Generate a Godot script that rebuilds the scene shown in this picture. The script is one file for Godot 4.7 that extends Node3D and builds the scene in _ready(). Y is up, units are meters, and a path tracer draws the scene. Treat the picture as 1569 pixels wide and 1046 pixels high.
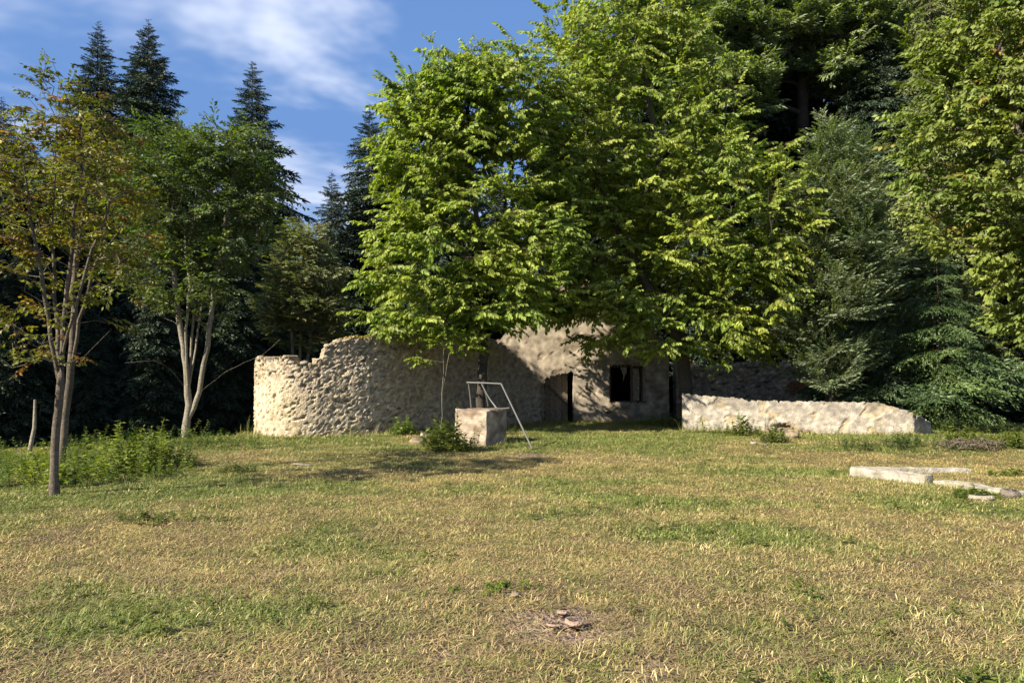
extends Node3D
# A clearing at the edge of a wood: a ruined rubble wall, the gable of a roofless house, a low concrete wall, young trees and spruces.

const F := 1141.0                 # focal length of the photograph in its own pixels
const EYE := Vector3(0, 1.6, 0)
const PITCH := 2.36
const SKY_U := 44.0
const SKY_V := 2.0
const SUN_AZ := 57.0              # degrees to the left of straight behind the camera
const SUN_EL := 35.0

var rng := RandomNumberGenerator.new()
var taken := {}
var n_low := FastNoiseLite.new()
var n_mid := FastNoiseLite.new()
var n_fine := FastNoiseLite.new()
var n_cell := FastNoiseLite.new()
var n_cv := FastNoiseLite.new()
var n_cd := FastNoiseLite.new()
var M := {}
var sprigs := {}
var boughs := []

# ---------------------------------------------------------------- helpers
class Geo:
	var v := PackedVector3Array()
	var n := PackedVector3Array()
	var c := PackedColorArray()
	var i := PackedInt32Array()
	func vert(p: Vector3, nn: Vector3, col: Color) -> int:
		v.append(p); n.append(nn); c.append(col)
		return v.size() - 1
	func tri(a: Vector3, b: Vector3, d: Vector3, col: Color) -> void:
		var nn := (d - a).cross(b - a).normalized()
		var k := v.size()
		v.append(a); v.append(b); v.append(d)
		for q in 3:
			n.append(nn); c.append(col); i.append(k + q)
	func quad(a: Vector3, b: Vector3, d: Vector3, e: Vector3, col: Color) -> void:
		tri(a, b, d, col); tri(a, d, e, col)
	func ring(p: Vector3, dir: Vector3, r: float, sides: int, col: Color) -> int:
		var ref := Vector3(0.31, 0.22, 0.92) if absf(dir.z) < 0.85 else Vector3(0.95, 0.2, 0.1)
		var a := dir.cross(ref).normalized()
		var b := dir.cross(a).normalized()
		var k := v.size()
		for q in sides:
			var t := TAU * q / sides
			var o := a * cos(t) + b * sin(t)
			v.append(p + o * r); n.append(o); c.append(col)
		return k
	func band(k0: int, k1: int, sides: int) -> void:
		for q in sides:
			var q2 := (q + 1) % sides
			i.append_array(PackedInt32Array([k0 + q, k1 + q, k0 + q2, k0 + q2, k1 + q, k1 + q2]))
	func tube(pts: Array, radii: Array, sides: int, col: Color, cap := true) -> void:
		var last := -1
		for k in pts.size():
			var dir: Vector3 = ((pts[mini(k + 1, pts.size() - 1)] - pts[maxi(k - 1, 0)]) as Vector3).normalized()
			var r := ring(pts[k], dir, radii[k], sides, col)
			if last >= 0:
				band(last, r, sides)
			elif cap:
				fan(r, sides, -dir, pts[k], col)
			last = r
			if cap and k == pts.size() - 1:
				fan(r, sides, dir, pts[k], col)
	func fan(r: int, sides: int, dir: Vector3, p: Vector3, col: Color) -> void:
		for q in sides:
			tri(p, v[r + q], v[r + (q + 1) % sides], col)
	func mesh() -> ArrayMesh:
		var a := []
		a.resize(Mesh.ARRAY_MAX)
		a[Mesh.ARRAY_VERTEX] = v
		a[Mesh.ARRAY_NORMAL] = n
		a[Mesh.ARRAY_COLOR] = c
		a[Mesh.ARRAY_INDEX] = i
		var m := ArrayMesh.new()
		m.add_surface_from_arrays(Mesh.PRIMITIVE_TRIANGLES, a)
		return m

func numbered(called: String) -> String:
	var k: int = taken.get(called, 0)
	taken[called] = k + 1
	return called if k == 0 else "%s_%03d" % [called, k]

func tag(o: Node3D, label := "", category := "", group := "", kind := "") -> Node3D:
	if label: o.set_meta("label", label)
	if category: o.set_meta("category", category)
	if group: o.set_meta("group", group)
	if kind: o.set_meta("kind", kind)
	return o

func thing(called: String, label: String, category: String, where := Vector3.ZERO, group := "") -> Node3D:
	var o := Node3D.new()
	o.name = numbered(called)
	add_child(o, true)
	o.position = where
	tag(o, label, category, group)
	return o

func part(called: String, mesh: Mesh, mat: Material, parent: Node3D = self) -> MeshInstance3D:
	var o := MeshInstance3D.new()
	o.name = numbered(called) if parent == self else called
	o.mesh = mesh
	o.material_override = mat
	parent.add_child(o, true)
	return o

func scatter(called: String, mesh: Mesh, mat: Material, xf: Array[Transform3D], cols: PackedColorArray, parent: Node3D = self) -> MultiMeshInstance3D:
	var mm := MultiMesh.new()
	mm.transform_format = MultiMesh.TRANSFORM_3D
	mm.use_colors = true
	mm.mesh = mesh
	mm.instance_count = xf.size()
	for k in xf.size():
		mm.set_instance_transform(k, xf[k])
		mm.set_instance_color(k, cols[k])
	var o := MultiMeshInstance3D.new()
	o.name = numbered(called) if parent == self else called
	o.multimesh = mm
	o.material_override = mat
	parent.add_child(o, true)
	if parent != self:
		o.set_meta("kind", "stuff")
	return o

func at(px: float, py: float, d: float) -> Vector3:          # the point seen at a pixel, d metres in front of the camera
	var v := Basis(Vector3.RIGHT, deg_to_rad(PITCH)) * Vector3((px - 784.5) / F, (523.0 - py) / F, -1.0)
	return EYE + v * (d / -v.z)

func gp(px: float, py: float) -> Vector3:                      # the point of the level ground seen at a pixel
	var v := Basis(Vector3.RIGHT, deg_to_rad(PITCH)) * Vector3((px - 784.5) / F, (523.0 - py) / F, -1.0)
	var p := EYE + v * (1.6 / -v.y)
	p.y = gh(p.x, p.z)
	return p

func rr(a: float, b: float) -> float:
	return rng.randf_range(a, b)

func gh(x: float, z: float) -> float:
	var s := (x + 10.4) * -0.65 + (z + 15.2) * -0.76
	var drop := smoothstep(0.0, 7.0, s) * 1.7 * smoothstep(-4.0, -8.0, x)
	return 0.05 * n_low.get_noise_2d(x * 0.5, z * 0.5) + 0.02 * n_mid.get_noise_2d(x, z) - drop

func lin(r: float, g: float, b: float) -> Color:
	return Color(r, g, b)

func greenness(x: float, z: float) -> float:
	var g := 0.45 + 0.85 * n_low.get_noise_2d(x * 0.55, z * 0.9) + 0.5 * n_mid.get_noise_2d(x * 0.8 + 40.0, z * 1.2)
	g += 0.3 * smoothstep(-3.0, -7.0, x) + 0.4 * smoothstep(-13.5, -18.5, z) + 0.15 * smoothstep(9.0, 12.0, x) - 0.12 * smoothstep(-9.0, -4.0, z)
	return clampf(g, 0.0, 1.0)

func ground_color(x: float, z: float) -> Color:
	var g := greenness(x, z)
	var straw := lin(0.46, 0.37, 0.145)
	var brown := lin(0.27, 0.2, 0.11)
	var green := lin(0.19, 0.23, 0.055)
	var dry := straw.lerp(brown, clampf(0.3 + 0.9 * n_mid.get_noise_2d(x * 1.7 - 70.0, z * 1.7) + 0.5 * smoothstep(-9.0, -4.0, z), 0.0, 1.0))
	return dry.lerp(green, smoothstep(0.25, 0.85, g))

func mat(called: String, rough := 0.9, tint := Color.WHITE) -> StandardMaterial3D:
	var m := StandardMaterial3D.new()
	m.resource_name = called
	m.vertex_color_use_as_albedo = true
	m.albedo_color = tint.linear_to_srgb()
	m.roughness = rough
	m.metallic_specular = 0.35
	M[called] = m
	return m

func noise_tex(freq: float, octaves: int, seed_: int, lo: float, hi: float, kind := FastNoiseLite.TYPE_SIMPLEX_SMOOTH) -> NoiseTexture2D:
	var f := FastNoiseLite.new()
	f.noise_type = kind
	f.frequency = freq
	f.fractal_octaves = octaves
	f.seed = seed_
	var t := NoiseTexture2D.new()
	t.width = 512
	t.height = 512
	t.seamless = true
	t.noise = f
	var g := Gradient.new()
	g.set_color(0, Color(lo, lo, lo))
	g.set_color(1, Color(hi, hi, hi))
	t.color_ramp = g
	return t

func triplanar(m: StandardMaterial3D, scale_: float, albedo: Texture2D, height: Texture2D, cm: float) -> StandardMaterial3D:
	m.uv1_triplanar = true
	m.uv1_world_triplanar = true
	m.uv1_scale = Vector3.ONE * scale_
	m.albedo_texture = albedo
	if height:
		m.heightmap_enabled = true
		m.heightmap_texture = height
		m.heightmap_scale = cm
	return m

func leaf_mat(called: String, back: Color) -> StandardMaterial3D:
	var m := mat(called, 0.5)
	m.cull_mode = BaseMaterial3D.CULL_DISABLED
	m.backlight_enabled = true
	m.backlight = back
	m.metallic_specular = 0.4
	return m

# ---------------------------------------------------------------- foliage meshes
func add_leaf(g: Geo, b: Vector3, dir: Vector3, up: Vector3, l: float, w: float, fold: float, col: Color) -> void:
	var side := dir.cross(up).normalized()
	var n := side.cross(dir).normalized()
	var mid := b + dir * l * 0.5 - n * fold * w
	var tip := b + dir * l - n * l * 0.12
	var ml := b + dir * l * 0.42 + side * w * 0.5
	var mr := b + dir * l * 0.42 - side * w * 0.5
	g.tri(b, ml, mid, col); g.tri(b, mid, mr, col)
	g.tri(ml, tip, mid, col); g.tri(mid, tip, mr, col)

func make_sprig(seed_: int, count: int, length: float, ll: float, lw: float, droop: float, spread := 0.9, hang := 0.0) -> ArrayMesh:
	rng.seed = seed_
	var g := Geo.new()
	var pts := []
	for k in 4:
		var t := k / 3.0
		pts.append(Vector3(length * t, -droop * length * t * t * 0.5, 0.03 * sin(t * 5.0)))
	g.tube(pts, [0.005, 0.004, 0.003, 0.002], 3, lin(0.6, 0.4, 0.3), false)
	for k in count:
		var t := lerpf(0.08, 1.0, (k + 0.5) / count)
		var p := Vector3(length * t, -droop * length * t * t * 0.5, 0)
		var s := -1.0 if k % 2 else 1.0
		var a := rr(0.35, 1.25) * spread if k < count - 1 else rr(-0.2, 0.2)
		var dir := Vector3(cos(a), rr(-0.75, 0.1) - droop * 0.4 - hang * rr(0.3, 1.0), s * sin(a)).normalized()
		var up := Vector3(rr(-0.9, 0.9), 1.0, rr(-0.9, 0.9)).normalized()
		var q := rr(0.65, 1.3)
		add_leaf(g, p + dir * 0.02, dir, up, ll * rr(0.7, 1.2), lw * rr(0.75, 1.2), rr(0.02, 0.2), Color(q, q, q))
	return g.mesh()

func make_weed(seed_: int, h: float, count: int, ll: float, lw: float) -> ArrayMesh:
	rng.seed = seed_
	var g := Geo.new()
	var lean := Vector3(rr(-0.2, 0.2), 0, rr(-0.2, 0.2))
	var pts := []
	for k in 5:
		var t := k / 4.0
		pts.append(Vector3(0, h * t, 0) + lean * h * t * t)
	g.tube(pts, [0.005, 0.0045, 0.004, 0.003, 0.002], 3, Color(0.9, 0.9, 0.8), false)
	for k in count:
		var t := lerpf(0.1, 1.0, pow((k + 0.5) / count, 0.8))
		var p := Vector3(0, h * t, 0) + lean * h * t * t
		var a := k * 2.4 + rr(-0.4, 0.4)
		var dir := Vector3(cos(a), rr(-0.1, 0.7), sin(a)).normalized()
		var q := rr(0.75, 1.25)
		add_leaf(g, p, dir, Vector3(rr(-0.3, 0.3), 1, rr(-0.3, 0.3)), ll * rr(0.6, 1.1) * (1.15 - 0.5 * t), lw * rr(0.7, 1.1) * (1.15 - 0.5 * t), 0.12, Color(q, q, q))
	return g.mesh()

func make_tuft(seed_: int, blades: int, r: float, hmin: float, hmax: float, w: float, lean: float) -> ArrayMesh:
	rng.seed = seed_
	var g := Geo.new()
	for k in blades:
		var a := rr(0, TAU)
		var b := Vector3(cos(a), 0, sin(a)) * r * sqrt(rng.randf())
		var l := rr(hmin, hmax)
		var az := rr(0, TAU)
		var tilt := clampf(lean + rr(-0.55, 0.45), 0.05, 1.45)
		var d1 := Vector3(cos(az) * sin(tilt), cos(tilt), sin(az) * sin(tilt))
		var tilt2 := minf(tilt + rr(0.2, 0.8), 1.75)
		var d2 := Vector3(cos(az) * sin(tilt2), cos(tilt2), sin(az) * sin(tilt2))
		var side := Vector3(-sin(az), 0, cos(az)) * w * rr(0.6, 1.2) * 0.5
		var m := b + d1 * l * 0.55
		var e := m + d2 * l * 0.5
		var q := rr(0.6, 1.3)
		var col := Color(q, q * rr(0.93, 1.05), q * rr(0.8, 1.1))
		g.tri(b - side, b + side, m + side, col)
		g.tri(b - side, m + side, m - side, col)
		g.tri(m - side, m + side, e, col)
	return g.mesh()

func make_bough(seed_: int, twigs: int, droop: float, needle: float, wide: float) -> ArrayMesh:   # unit length along +x
	rng.seed = seed_
	var g := Geo.new()
	var axis := func(t: float) -> Vector3: return Vector3(t, -droop * t * t + 0.1 * droop * t, 0)
	var wood := lin(0.9, 0.6, 0.5)
	g.tube([axis.call(0.0), axis.call(0.5), axis.call(1.0)], [0.014, 0.009, 0.003], 3, wood, false)
	for k in twigs:
		var t := lerpf(0.1, 0.98, (k + rng.randf()) / twigs)
		var p: Vector3 = axis.call(t)
		var s := -1.0 if k % 2 else 1.0
		var a := rr(0.6, 1.15)
		var l := (wide * (1.0 - t) + 0.13) * rr(0.65, 1.15)
		if t > 0.93:
			a = rr(0.0, 0.4)
		var dir := Vector3(cos(a), rr(-0.5, 0.05), s * sin(a)).normalized()
		var steps := int(clampf(l / needle * 1.1, 4, 11))
		var q0 := rr(0.75, 1.2)
		for j in steps:
			var u := (j + 0.3) / steps
			var b := p + dir * l * u + Vector3.DOWN * 0.22 * l * u * u
			for h in 2:
				var nd := (dir + Vector3(rr(-0.5, 0.5), rr(-0.6, 0.45), rr(-0.9, 0.9))).normalized()
				var sd := nd.cross(Vector3(rr(-1, 1), rr(-1, 1), rr(-1, 1))).normalized()
				var q := q0 * rr(0.8, 1.25)
				g.tri(b - sd * needle * 0.22, b + sd * needle * 0.22, b + nd * needle * rr(0.8, 1.5), Color(q, q, q))
	return g.mesh()

# ---------------------------------------------------------------- trees
func blob(base: Vector3, px: float, py: float, d: float, rx: float, ry: float, rz: float) -> Array:
	return [at(px, py, d) - base, Vector3(rx * d / F, ry * d / F, rz)]

func path(base: Vector3, d: float, list: Array) -> Array:
	var out := []
	for q in list:
		out.append(at(q[0], q[1], d + (q[2] if q.size() > 2 else 0.0)) - base)
	return out

# s: base, stems (arrays of points relative to the base), stem_r, blobs, n, seed, per, kinds (sprig meshes), mat, bark, color(rng, height share) and so on
func tree(called: String, label: String, s: Dictionary) -> Node3D:
	var root := thing(called, label, s.get("category", "tree"), s.base, s.get("group", ""))
	rng.seed = s.seed
	var pos := PackedVector3Array()
	var par := PackedInt32Array()
	var far := PackedFloat32Array()
	var is_stem := []
	for st in s.stems:
		var first := -1
		if pos.size() and not s.get("separate", false):
			var best := 1e9
			for k in pos.size():
				var dd := pos[k].distance_to(st[0])
				if dd < best: best = dd; first = k
		for k in st.size() - 1:
			var a: Vector3 = st[k]
			var b: Vector3 = st[k + 1]
			var steps := int(maxf(2, a.distance_to(b) / 0.22))
			for j in range(0 if k == 0 else 1, steps + 1):
				var p := a.lerp(b, float(j) / steps)
				if k + j > 0 or first < 0:
					p += Vector3(n_mid.get_noise_3d(p.x * 3.0, p.y * 2.0, p.z * 3.0 + s.seed), 0, n_mid.get_noise_3d(p.z * 3.0, p.y * 2.0, p.x * 3.0 + s.seed)) * 0.05
				pos.append(p); par.append(first)
				far.append(0.0 if first < 0 else far[first] + 0.1)
				is_stem.append(true)
				first = pos.size() - 1
	var stem_count := pos.size()
	# targets in the crown
	var targets := []
	var gap: float = s.get("gap", -0.25)
	var vol := 0.0
	for b in s.blobs: vol += pow(b[1].x * b[1].y * b[1].z, 0.75)
	for b in s.blobs:
		var want := int(s.n * pow(b[1].x * b[1].y * b[1].z, 0.75) / vol)
		var tries := 0
		while want > 0 and tries < 20000:
			tries += 1
			var u := Vector3(rng.randfn(), rng.randfn(), rng.randfn()).normalized() * lerpf(s.get("shell", 0.5), 1.0, pow(rng.randf(), 0.6))
			var p: Vector3 = b[0] + u * b[1]
			p += u * 0.35 * n_low.get_noise_3d(p.x * 3.0, p.y * 3.0, p.z * 3.0 + s.seed) * minf(1.5, b[1].x)
			if p.y < s.get("low", 0.6): continue
			if n_mid.get_noise_3d(p.x * 0.9, p.y * 1.3, p.z * 0.9 + s.seed * 7.0) < gap: continue
			targets.append(p)
			want -= 1
	var order := []
	for p in targets:
		var best := 1e9
		for k in range(0, stem_count, 2):
			best = minf(best, pos[k].distance_squared_to(p))
		order.append([best, p])
	order.sort_custom(func(a, b): return a[0] < b[0])
	var tips := []
	for o in order:
		var p: Vector3 = o[1]
		var best := 1e9
		var bi := 0
		for k in pos.size():
			var q := pos[k]
			var c := q.distance_to(p) + 0.22 * far[k]
			if q.y > p.y - 0.1: c += 0.7 * (q.y - p.y + 0.1)
			if c < best: best = c; bi = k
		var a := pos[bi]
		var l := a.distance_to(p)
		var steps := int(clampf(l / 0.35, 1, 7))
		var last := bi
		var arch: float = l * s.get("arch", 0.12) * rr(0.4, 1.3)
		var wob := Vector3(rr(-1, 1), rr(-1, 1), rr(-1, 1)) * l * 0.06
		for j in range(1, steps + 1):
			var t := float(j) / steps
			pos.append(a.lerp(p, t) + Vector3.UP * arch * sin(t * PI) + wob * sin(t * PI))
			par.append(last); far.append(far[last] + l / steps); is_stem.append(false)
			last = pos.size() - 1
		tips.append(last)
	# thickness
	var cnt := PackedFloat32Array(); cnt.resize(pos.size())
	for t in tips: cnt[t] += 1.0
	for k in range(pos.size() - 1, 0, -1):
		if par[k] >= 0: cnt[par[k]] += maxf(cnt[k], 0.3 if is_stem[k] else 0.0)
	var tip_r: float = s.stem_r / pow(maxf(cnt[0], 2.0), 0.5)
	tip_r = maxf(tip_r, s.get("tip_min", 0.004))
	var expo := log(s.stem_r / tip_r) / log(maxf(cnt[0], 2.0))
	var rad := PackedFloat32Array(); rad.resize(pos.size())
	var dirs := PackedVector3Array(); dirs.resize(pos.size())
	for k in pos.size():
		rad[k] = tip_r * pow(maxf(cnt[k], 0.6), expo)
		if par[k] >= 0:
			dirs[k] = (pos[k] - pos[par[k]]).normalized()
		else:
			dirs[k] = Vector3.UP
		if is_stem[k] and pos[k].y < 0.35: rad[k] *= 1.0 + 0.5 * pow(1.0 - maxf(pos[k].y, 0.0) / 0.35, 2.0)
	var big := PackedInt32Array(); big.resize(pos.size()); big.fill(-1)
	for k in pos.size():
		if par[k] >= 0 and (big[par[k]] < 0 or cnt[k] > cnt[big[par[k]]]): big[par[k]] = k
	var gs := Geo.new()
	for k in pos.size():
		if par[k] < 0: continue
		var g := gs
		var r1 := rad[k]
		var main := big[par[k]] == k
		var r0 := rad[par[k]] if main else minf(rad[par[k]], r1 * 1.25)
		if not is_stem[k] and cnt[k] <= 1.0 and r1 < 0.02: r1 *= 0.8
		var sides := 8 if r1 > 0.05 else (5 if r1 > 0.015 else 3)
		var shade := 0.85 + 0.35 * n_mid.get_noise_3d(pos[k].x * 4.0, pos[k].y * 4.0, pos[k].z * 4.0)
		var col := Color(shade, shade, shade)
		var a := g.ring(pos[par[k]], (dirs[par[k]] + dirs[k]).normalized() if main else dirs[k], r0, sides, col)
		var e := dirs[k]
		if big[k] >= 0: e = (dirs[k] + dirs[big[k]]).normalized()
		var b := g.ring(pos[k], e, r1, sides, col)
		g.band(a, b, sides)
	part("trunk", gs.mesh(), s.bark, root)
	# leaves
	var kinds: Array = s.kinds
	var xf := []
	var cl := []
	for k in kinds:
		var empty: Array[Transform3D] = []
		xf.append(empty); cl.append(PackedColorArray())
	var hmax := 0.1
	for t in tips: hmax = maxf(hmax, pos[t].y)
	var per: int = s.per
	for t in tips:
		if rng.randf() < s.get("bare", 0.0) * smoothstep(hmax * 0.95, hmax * 0.4, pos[t].y): continue
		var p := pos[t]
		var out := p - pos[maxi(par[par[t]] if par[t] >= 0 else 0, 0)]
		out.y *= 0.4
		out = out.normalized()
		if out.length() < 0.1: out = Vector3.RIGHT
		var sun := n_low.get_noise_3d(p.x * 1.2 + s.seed, p.y * 1.2, p.z * 1.2)
		for q in per:
			var back := rng.randf()
			var o := pos[par[t]].lerp(p, 1.0 - 0.9 * back) if par[t] >= 0 else p
			o += Vector3(rr(-1, 1), rr(-0.6, 0.6), rr(-1, 1)) * s.get("puff", 0.16)
			var dir := out.rotated(Vector3.UP, rr(-1.5, 1.5))
			dir.y += rr(s.get("tilt_lo", -0.5), s.get("tilt_hi", 0.3))
			dir = dir.normalized()
			var up := Vector3(rr(-0.6, 0.6), 1, rr(-0.6, 0.6))
			var side := dir.cross(up).normalized()
			var b := Basis(dir, side.cross(dir).normalized(), side) * Basis.from_scale(Vector3.ONE * rr(0.6, 1.3) * s.get("size", 1.0))
			var which := rng.randi() % kinds.size()
			xf[which].append(Transform3D(b, o))
			var c: Color = s.colors[0].lerp(s.colors[1], clampf(0.5 + 0.9 * sun + rr(-0.35, 0.35), 0, 1))
			if s.colors.size() > 2 and rng.randf() < s.get("rare", 0.1): c = s.colors[2].lerp(c, rng.randf() * 0.6)
			var w := rr(0.7, 1.3)
			cl[which].append(Color(c.r * w, c.g * w, c.b * w))
	for k in kinds.size():
		scatter("foliage", kinds[k], s.mat, xf[k], cl[k], root)
	return root

func spruce(called: String, label: String, where: Vector3, h: float, slope: float, rmax: float, bare: float, seed_: int, c0: Color, c1: Color, group := "", set_ := 0, dense := 1.0, pitch := 0.0) -> Node3D:
	var root := thing(called, label, "tree", where, group)
	rng.seed = seed_
	var gs := Geo.new()
	var pts := []
	var rs := []
	for k in 9:
		var t := k / 8.0
		pts.append(Vector3(rr(-0.03, 0.03), h * t, rr(-0.03, 0.03)))
		rs.append(maxf(0.01, 0.011 * h * (1.0 - t)))
	gs.tube(pts, rs, 8, Color(1, 1, 1), false)
	part("trunk", gs.mesh(), M.bark_dark, root)
	var xf := []
	var cl := []
	for k in 3:
		var empty: Array[Transform3D] = []
		xf.append(empty); cl.append(PackedColorArray())
	var y := bare
	while y < h - 0.05:
		var below := h - y
		var r := minf(slope * below + 0.12, rmax) * rr(0.85, 1.1)
		if y < h * 0.2: r *= 0.85
		var count := int((5.0 + r * 2.2) * dense)
		var a0 := rr(0, TAU)
		for k in count:
			var a := a0 + TAU * k / count + rr(-0.3, 0.3)
			var l := r * rr(0.6, 1.12)
			var rise := lerpf(0.55, -0.28, smoothstep(0.0, 0.35, below / h)) + rr(-0.16, 0.16) + pitch
			var dir := Vector3(cos(a), rise, sin(a)).normalized()
			var side := dir.cross(Vector3.UP).normalized().rotated(dir, rr(-0.35, 0.35))
			var b := Basis(dir, side.cross(dir).normalized(), side) * Basis.from_scale(Vector3(l, l * rr(0.8, 1.2), l * rr(0.75, 1.1)))
			var which := rng.randi() % 3
			xf[which].append(Transform3D(b, Vector3(0, y + rr(-0.12, 0.12), 0)))
			var c := c0.lerp(c1, rng.randf())
			cl[which].append(c)
		y += lerpf(0.14, 0.36, smoothstep(0.0, 0.4, below / h)) * rr(0.7, 1.2) / sqrt(dense)
	for k in 3:
		scatter("boughs", boughs[set_ * 3 + k], M.needles, xf[k], cl[k], root)
	return root

func again(o: Node3D, called: String, label: String, where: Vector3, turn: float, size: float, group := "") -> Node3D:
	var c := o.duplicate() as Node3D
	c.name = numbered(called)
	add_child(c, true)
	c.position = where
	c.rotation = Vector3(0, turn, 0)
	c.scale = Vector3.ONE * size
	c.set_meta("label", label)
	if group: c.set_meta("group", group)
	return c

# ---------------------------------------------------------------- masonry
# a wall as a sheet of cells: inside(s, y) says where it stands, lift(s, y) how far its face stands out, place(s, y, out) where that is
func masonry(s0: float, s1: float, h: float, cell: float, thick: float, inside: Callable, lift: Callable, place: Callable, color: Callable, crest = null) -> ArrayMesh:
	var g := Geo.new()
	var nx := int((s1 - s0) / cell)
	var ny := int(h / cell)
	var ix := PackedInt32Array(); ix.resize((nx + 1) * (ny + 1)); ix.fill(-1)
	var bx := PackedInt32Array(); bx.resize((nx + 1) * (ny + 1)); bx.fill(-1)
	var on := PackedByteArray(); on.resize(nx * ny)
	for j in ny:
		for k in nx:
			on[j * nx + k] = 1 if inside.call(s0 + (k + 0.5) * cell, (j + 0.5) * cell) else 0
	for j in ny + 1:
		for k in nx + 1:
			var used := false
			for e in [[0, 0], [-1, 0], [0, -1], [-1, -1]]:
				var kk: int = k + e[0]
				var jj: int = j + e[1]
				if kk >= 0 and jj >= 0 and kk < nx and jj < ny and on[jj * nx + kk]: used = true
			if not used: continue
			var s := s0 + k * cell
			var y := j * cell
			if crest != null and j > 0:
				var above := false
				for kk in [k - 1, k]:
					if kk >= 0 and kk < nx and j < ny and on[j * nx + kk]: above = true
				var cy: float = crest.call(s)
				if y > cy or (not above and absf(y - cy) < 1.6 * cell): y = cy
			var js := 0.35 * cell * n_fine.get_noise_2d(s * 60.0, y * 60.0)
			ix[j * (nx + 1) + k] = g.vert(place.call(s + js, y + js * 0.7 - (0.3 if j == 0 else 0.0), lift.call(s, y)), Vector3.ZERO, color.call(s, y))
			bx[j * (nx + 1) + k] = g.vert(place.call(s + js, y + js * 0.7 - (0.3 if j == 0 else 0.0), -thick + 0.5 * lift.call(s + 31.0, y)), Vector3.ZERO, color.call(s + 17.0, y))
	for j in ny:
		for k in nx:
			if not on[j * nx + k]: continue
			var q := [j * (nx + 1) + k, j * (nx + 1) + k + 1, (j + 1) * (nx + 1) + k + 1, (j + 1) * (nx + 1) + k]
			g.i.append_array(PackedInt32Array([ix[q[0]], ix[q[2]], ix[q[1]], ix[q[0]], ix[q[3]], ix[q[2]]]))
			g.i.append_array(PackedInt32Array([bx[q[0]], bx[q[1]], bx[q[2]], bx[q[0]], bx[q[2]], bx[q[3]]]))
	for t in range(0, g.i.size(), 3):
		var a := g.v[g.i[t]]
		var nn := (g.v[g.i[t + 2]] - a).cross(g.v[g.i[t + 1]] - a)
		for e in 3: g.n[g.i[t + e]] += nn
	for k in g.n.size():
		g.n[k] = g.n[k].normalized()
	for j in ny:
		for k in nx:
			if not on[j * nx + k]: continue
			var q := [j * (nx + 1) + k, j * (nx + 1) + k + 1, (j + 1) * (nx + 1) + k + 1, (j + 1) * (nx + 1) + k]
			for e in [[-1, 0, 3, 0], [1, 0, 1, 2], [0, 1, 2, 3], [0, -1, 0, 1]]:
				var kk: int = k + e[0]
				var jj: int = j + e[1]
				if kk >= 0 and jj >= 0 and kk < nx and jj < ny and on[jj * nx + kk]: continue
				var a: int = q[e[2]]
				var b: int = q[e[3]]
				g.quad(g.v[ix[a]], g.v[bx[a]], g.v[bx[b]], g.v[ix[b]], g.c[ix[a]])
	return g.mesh()

func rough_box(size: Vector3, cells: Vector3i, amp: float, freq: float, seed_: float, col: Callable, chip := 0.0) -> ArrayMesh:
	var g := Geo.new()
	for f in 6:
		var ax := f / 2
		var sgn := 1.0 if f % 2 else -1.0
		var u := (ax + 1) % 3
		var w := (ax + 2) % 3
		var nu: int = cells[u]
		var nw: int = cells[w]
		var base := g.v.size()
		for j in nw + 1:
			for k in nu + 1:
				var p := Vector3.ZERO
				p[ax] = sgn * 0.5
				p[u] = float(k) / nu - 0.5
				p[w] = float(j) / nw - 0.5
				var q := p * size
				var d := Vector3(n_mid.get_noise_3d(q.x * freq + seed_, q.y * freq, q.z * freq), n_mid.get_noise_3d(q.x * freq, q.y * freq + seed_, q.z * freq + 9.0), n_mid.get_noise_3d(q.x * freq + 5.0, q.y * freq, q.z * freq + seed_)) * amp
				# wear the edges down a little
				var edge := 0
				for e in 3:
					if absf(p[e]) > 0.499: edge += 1
				if edge > 1: q *= 1.0 - 0.02 - chip * maxf(0.0, n_fine.get_noise_3d(q.x * 9.0 + seed_, q.y * 9.0, q.z * 9.0))
				g.vert(q + d, Vector3.ZERO, col.call(q))
		for j in nw:
			for k in nu:
				var a := base + j * (nu + 1) + k
				var b := a + 1
				var c := a + nu + 2
				var e := a + nu + 1
				g.i.append_array(PackedInt32Array([a, c, b, a, e, c] if f % 2 else [a, b, c, a, c, e]))
	for t in range(0, g.i.size(), 3):
		var a := g.v[g.i[t]]
		var nn := (g.v[g.i[t + 2]] - a).cross(g.v[g.i[t + 1]] - a)
		for e in 3: g.n[g.i[t + e]] += nn
	for k in g.n.size():
		g.n[k] = g.n[k].normalized()
	return g.mesh()

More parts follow.
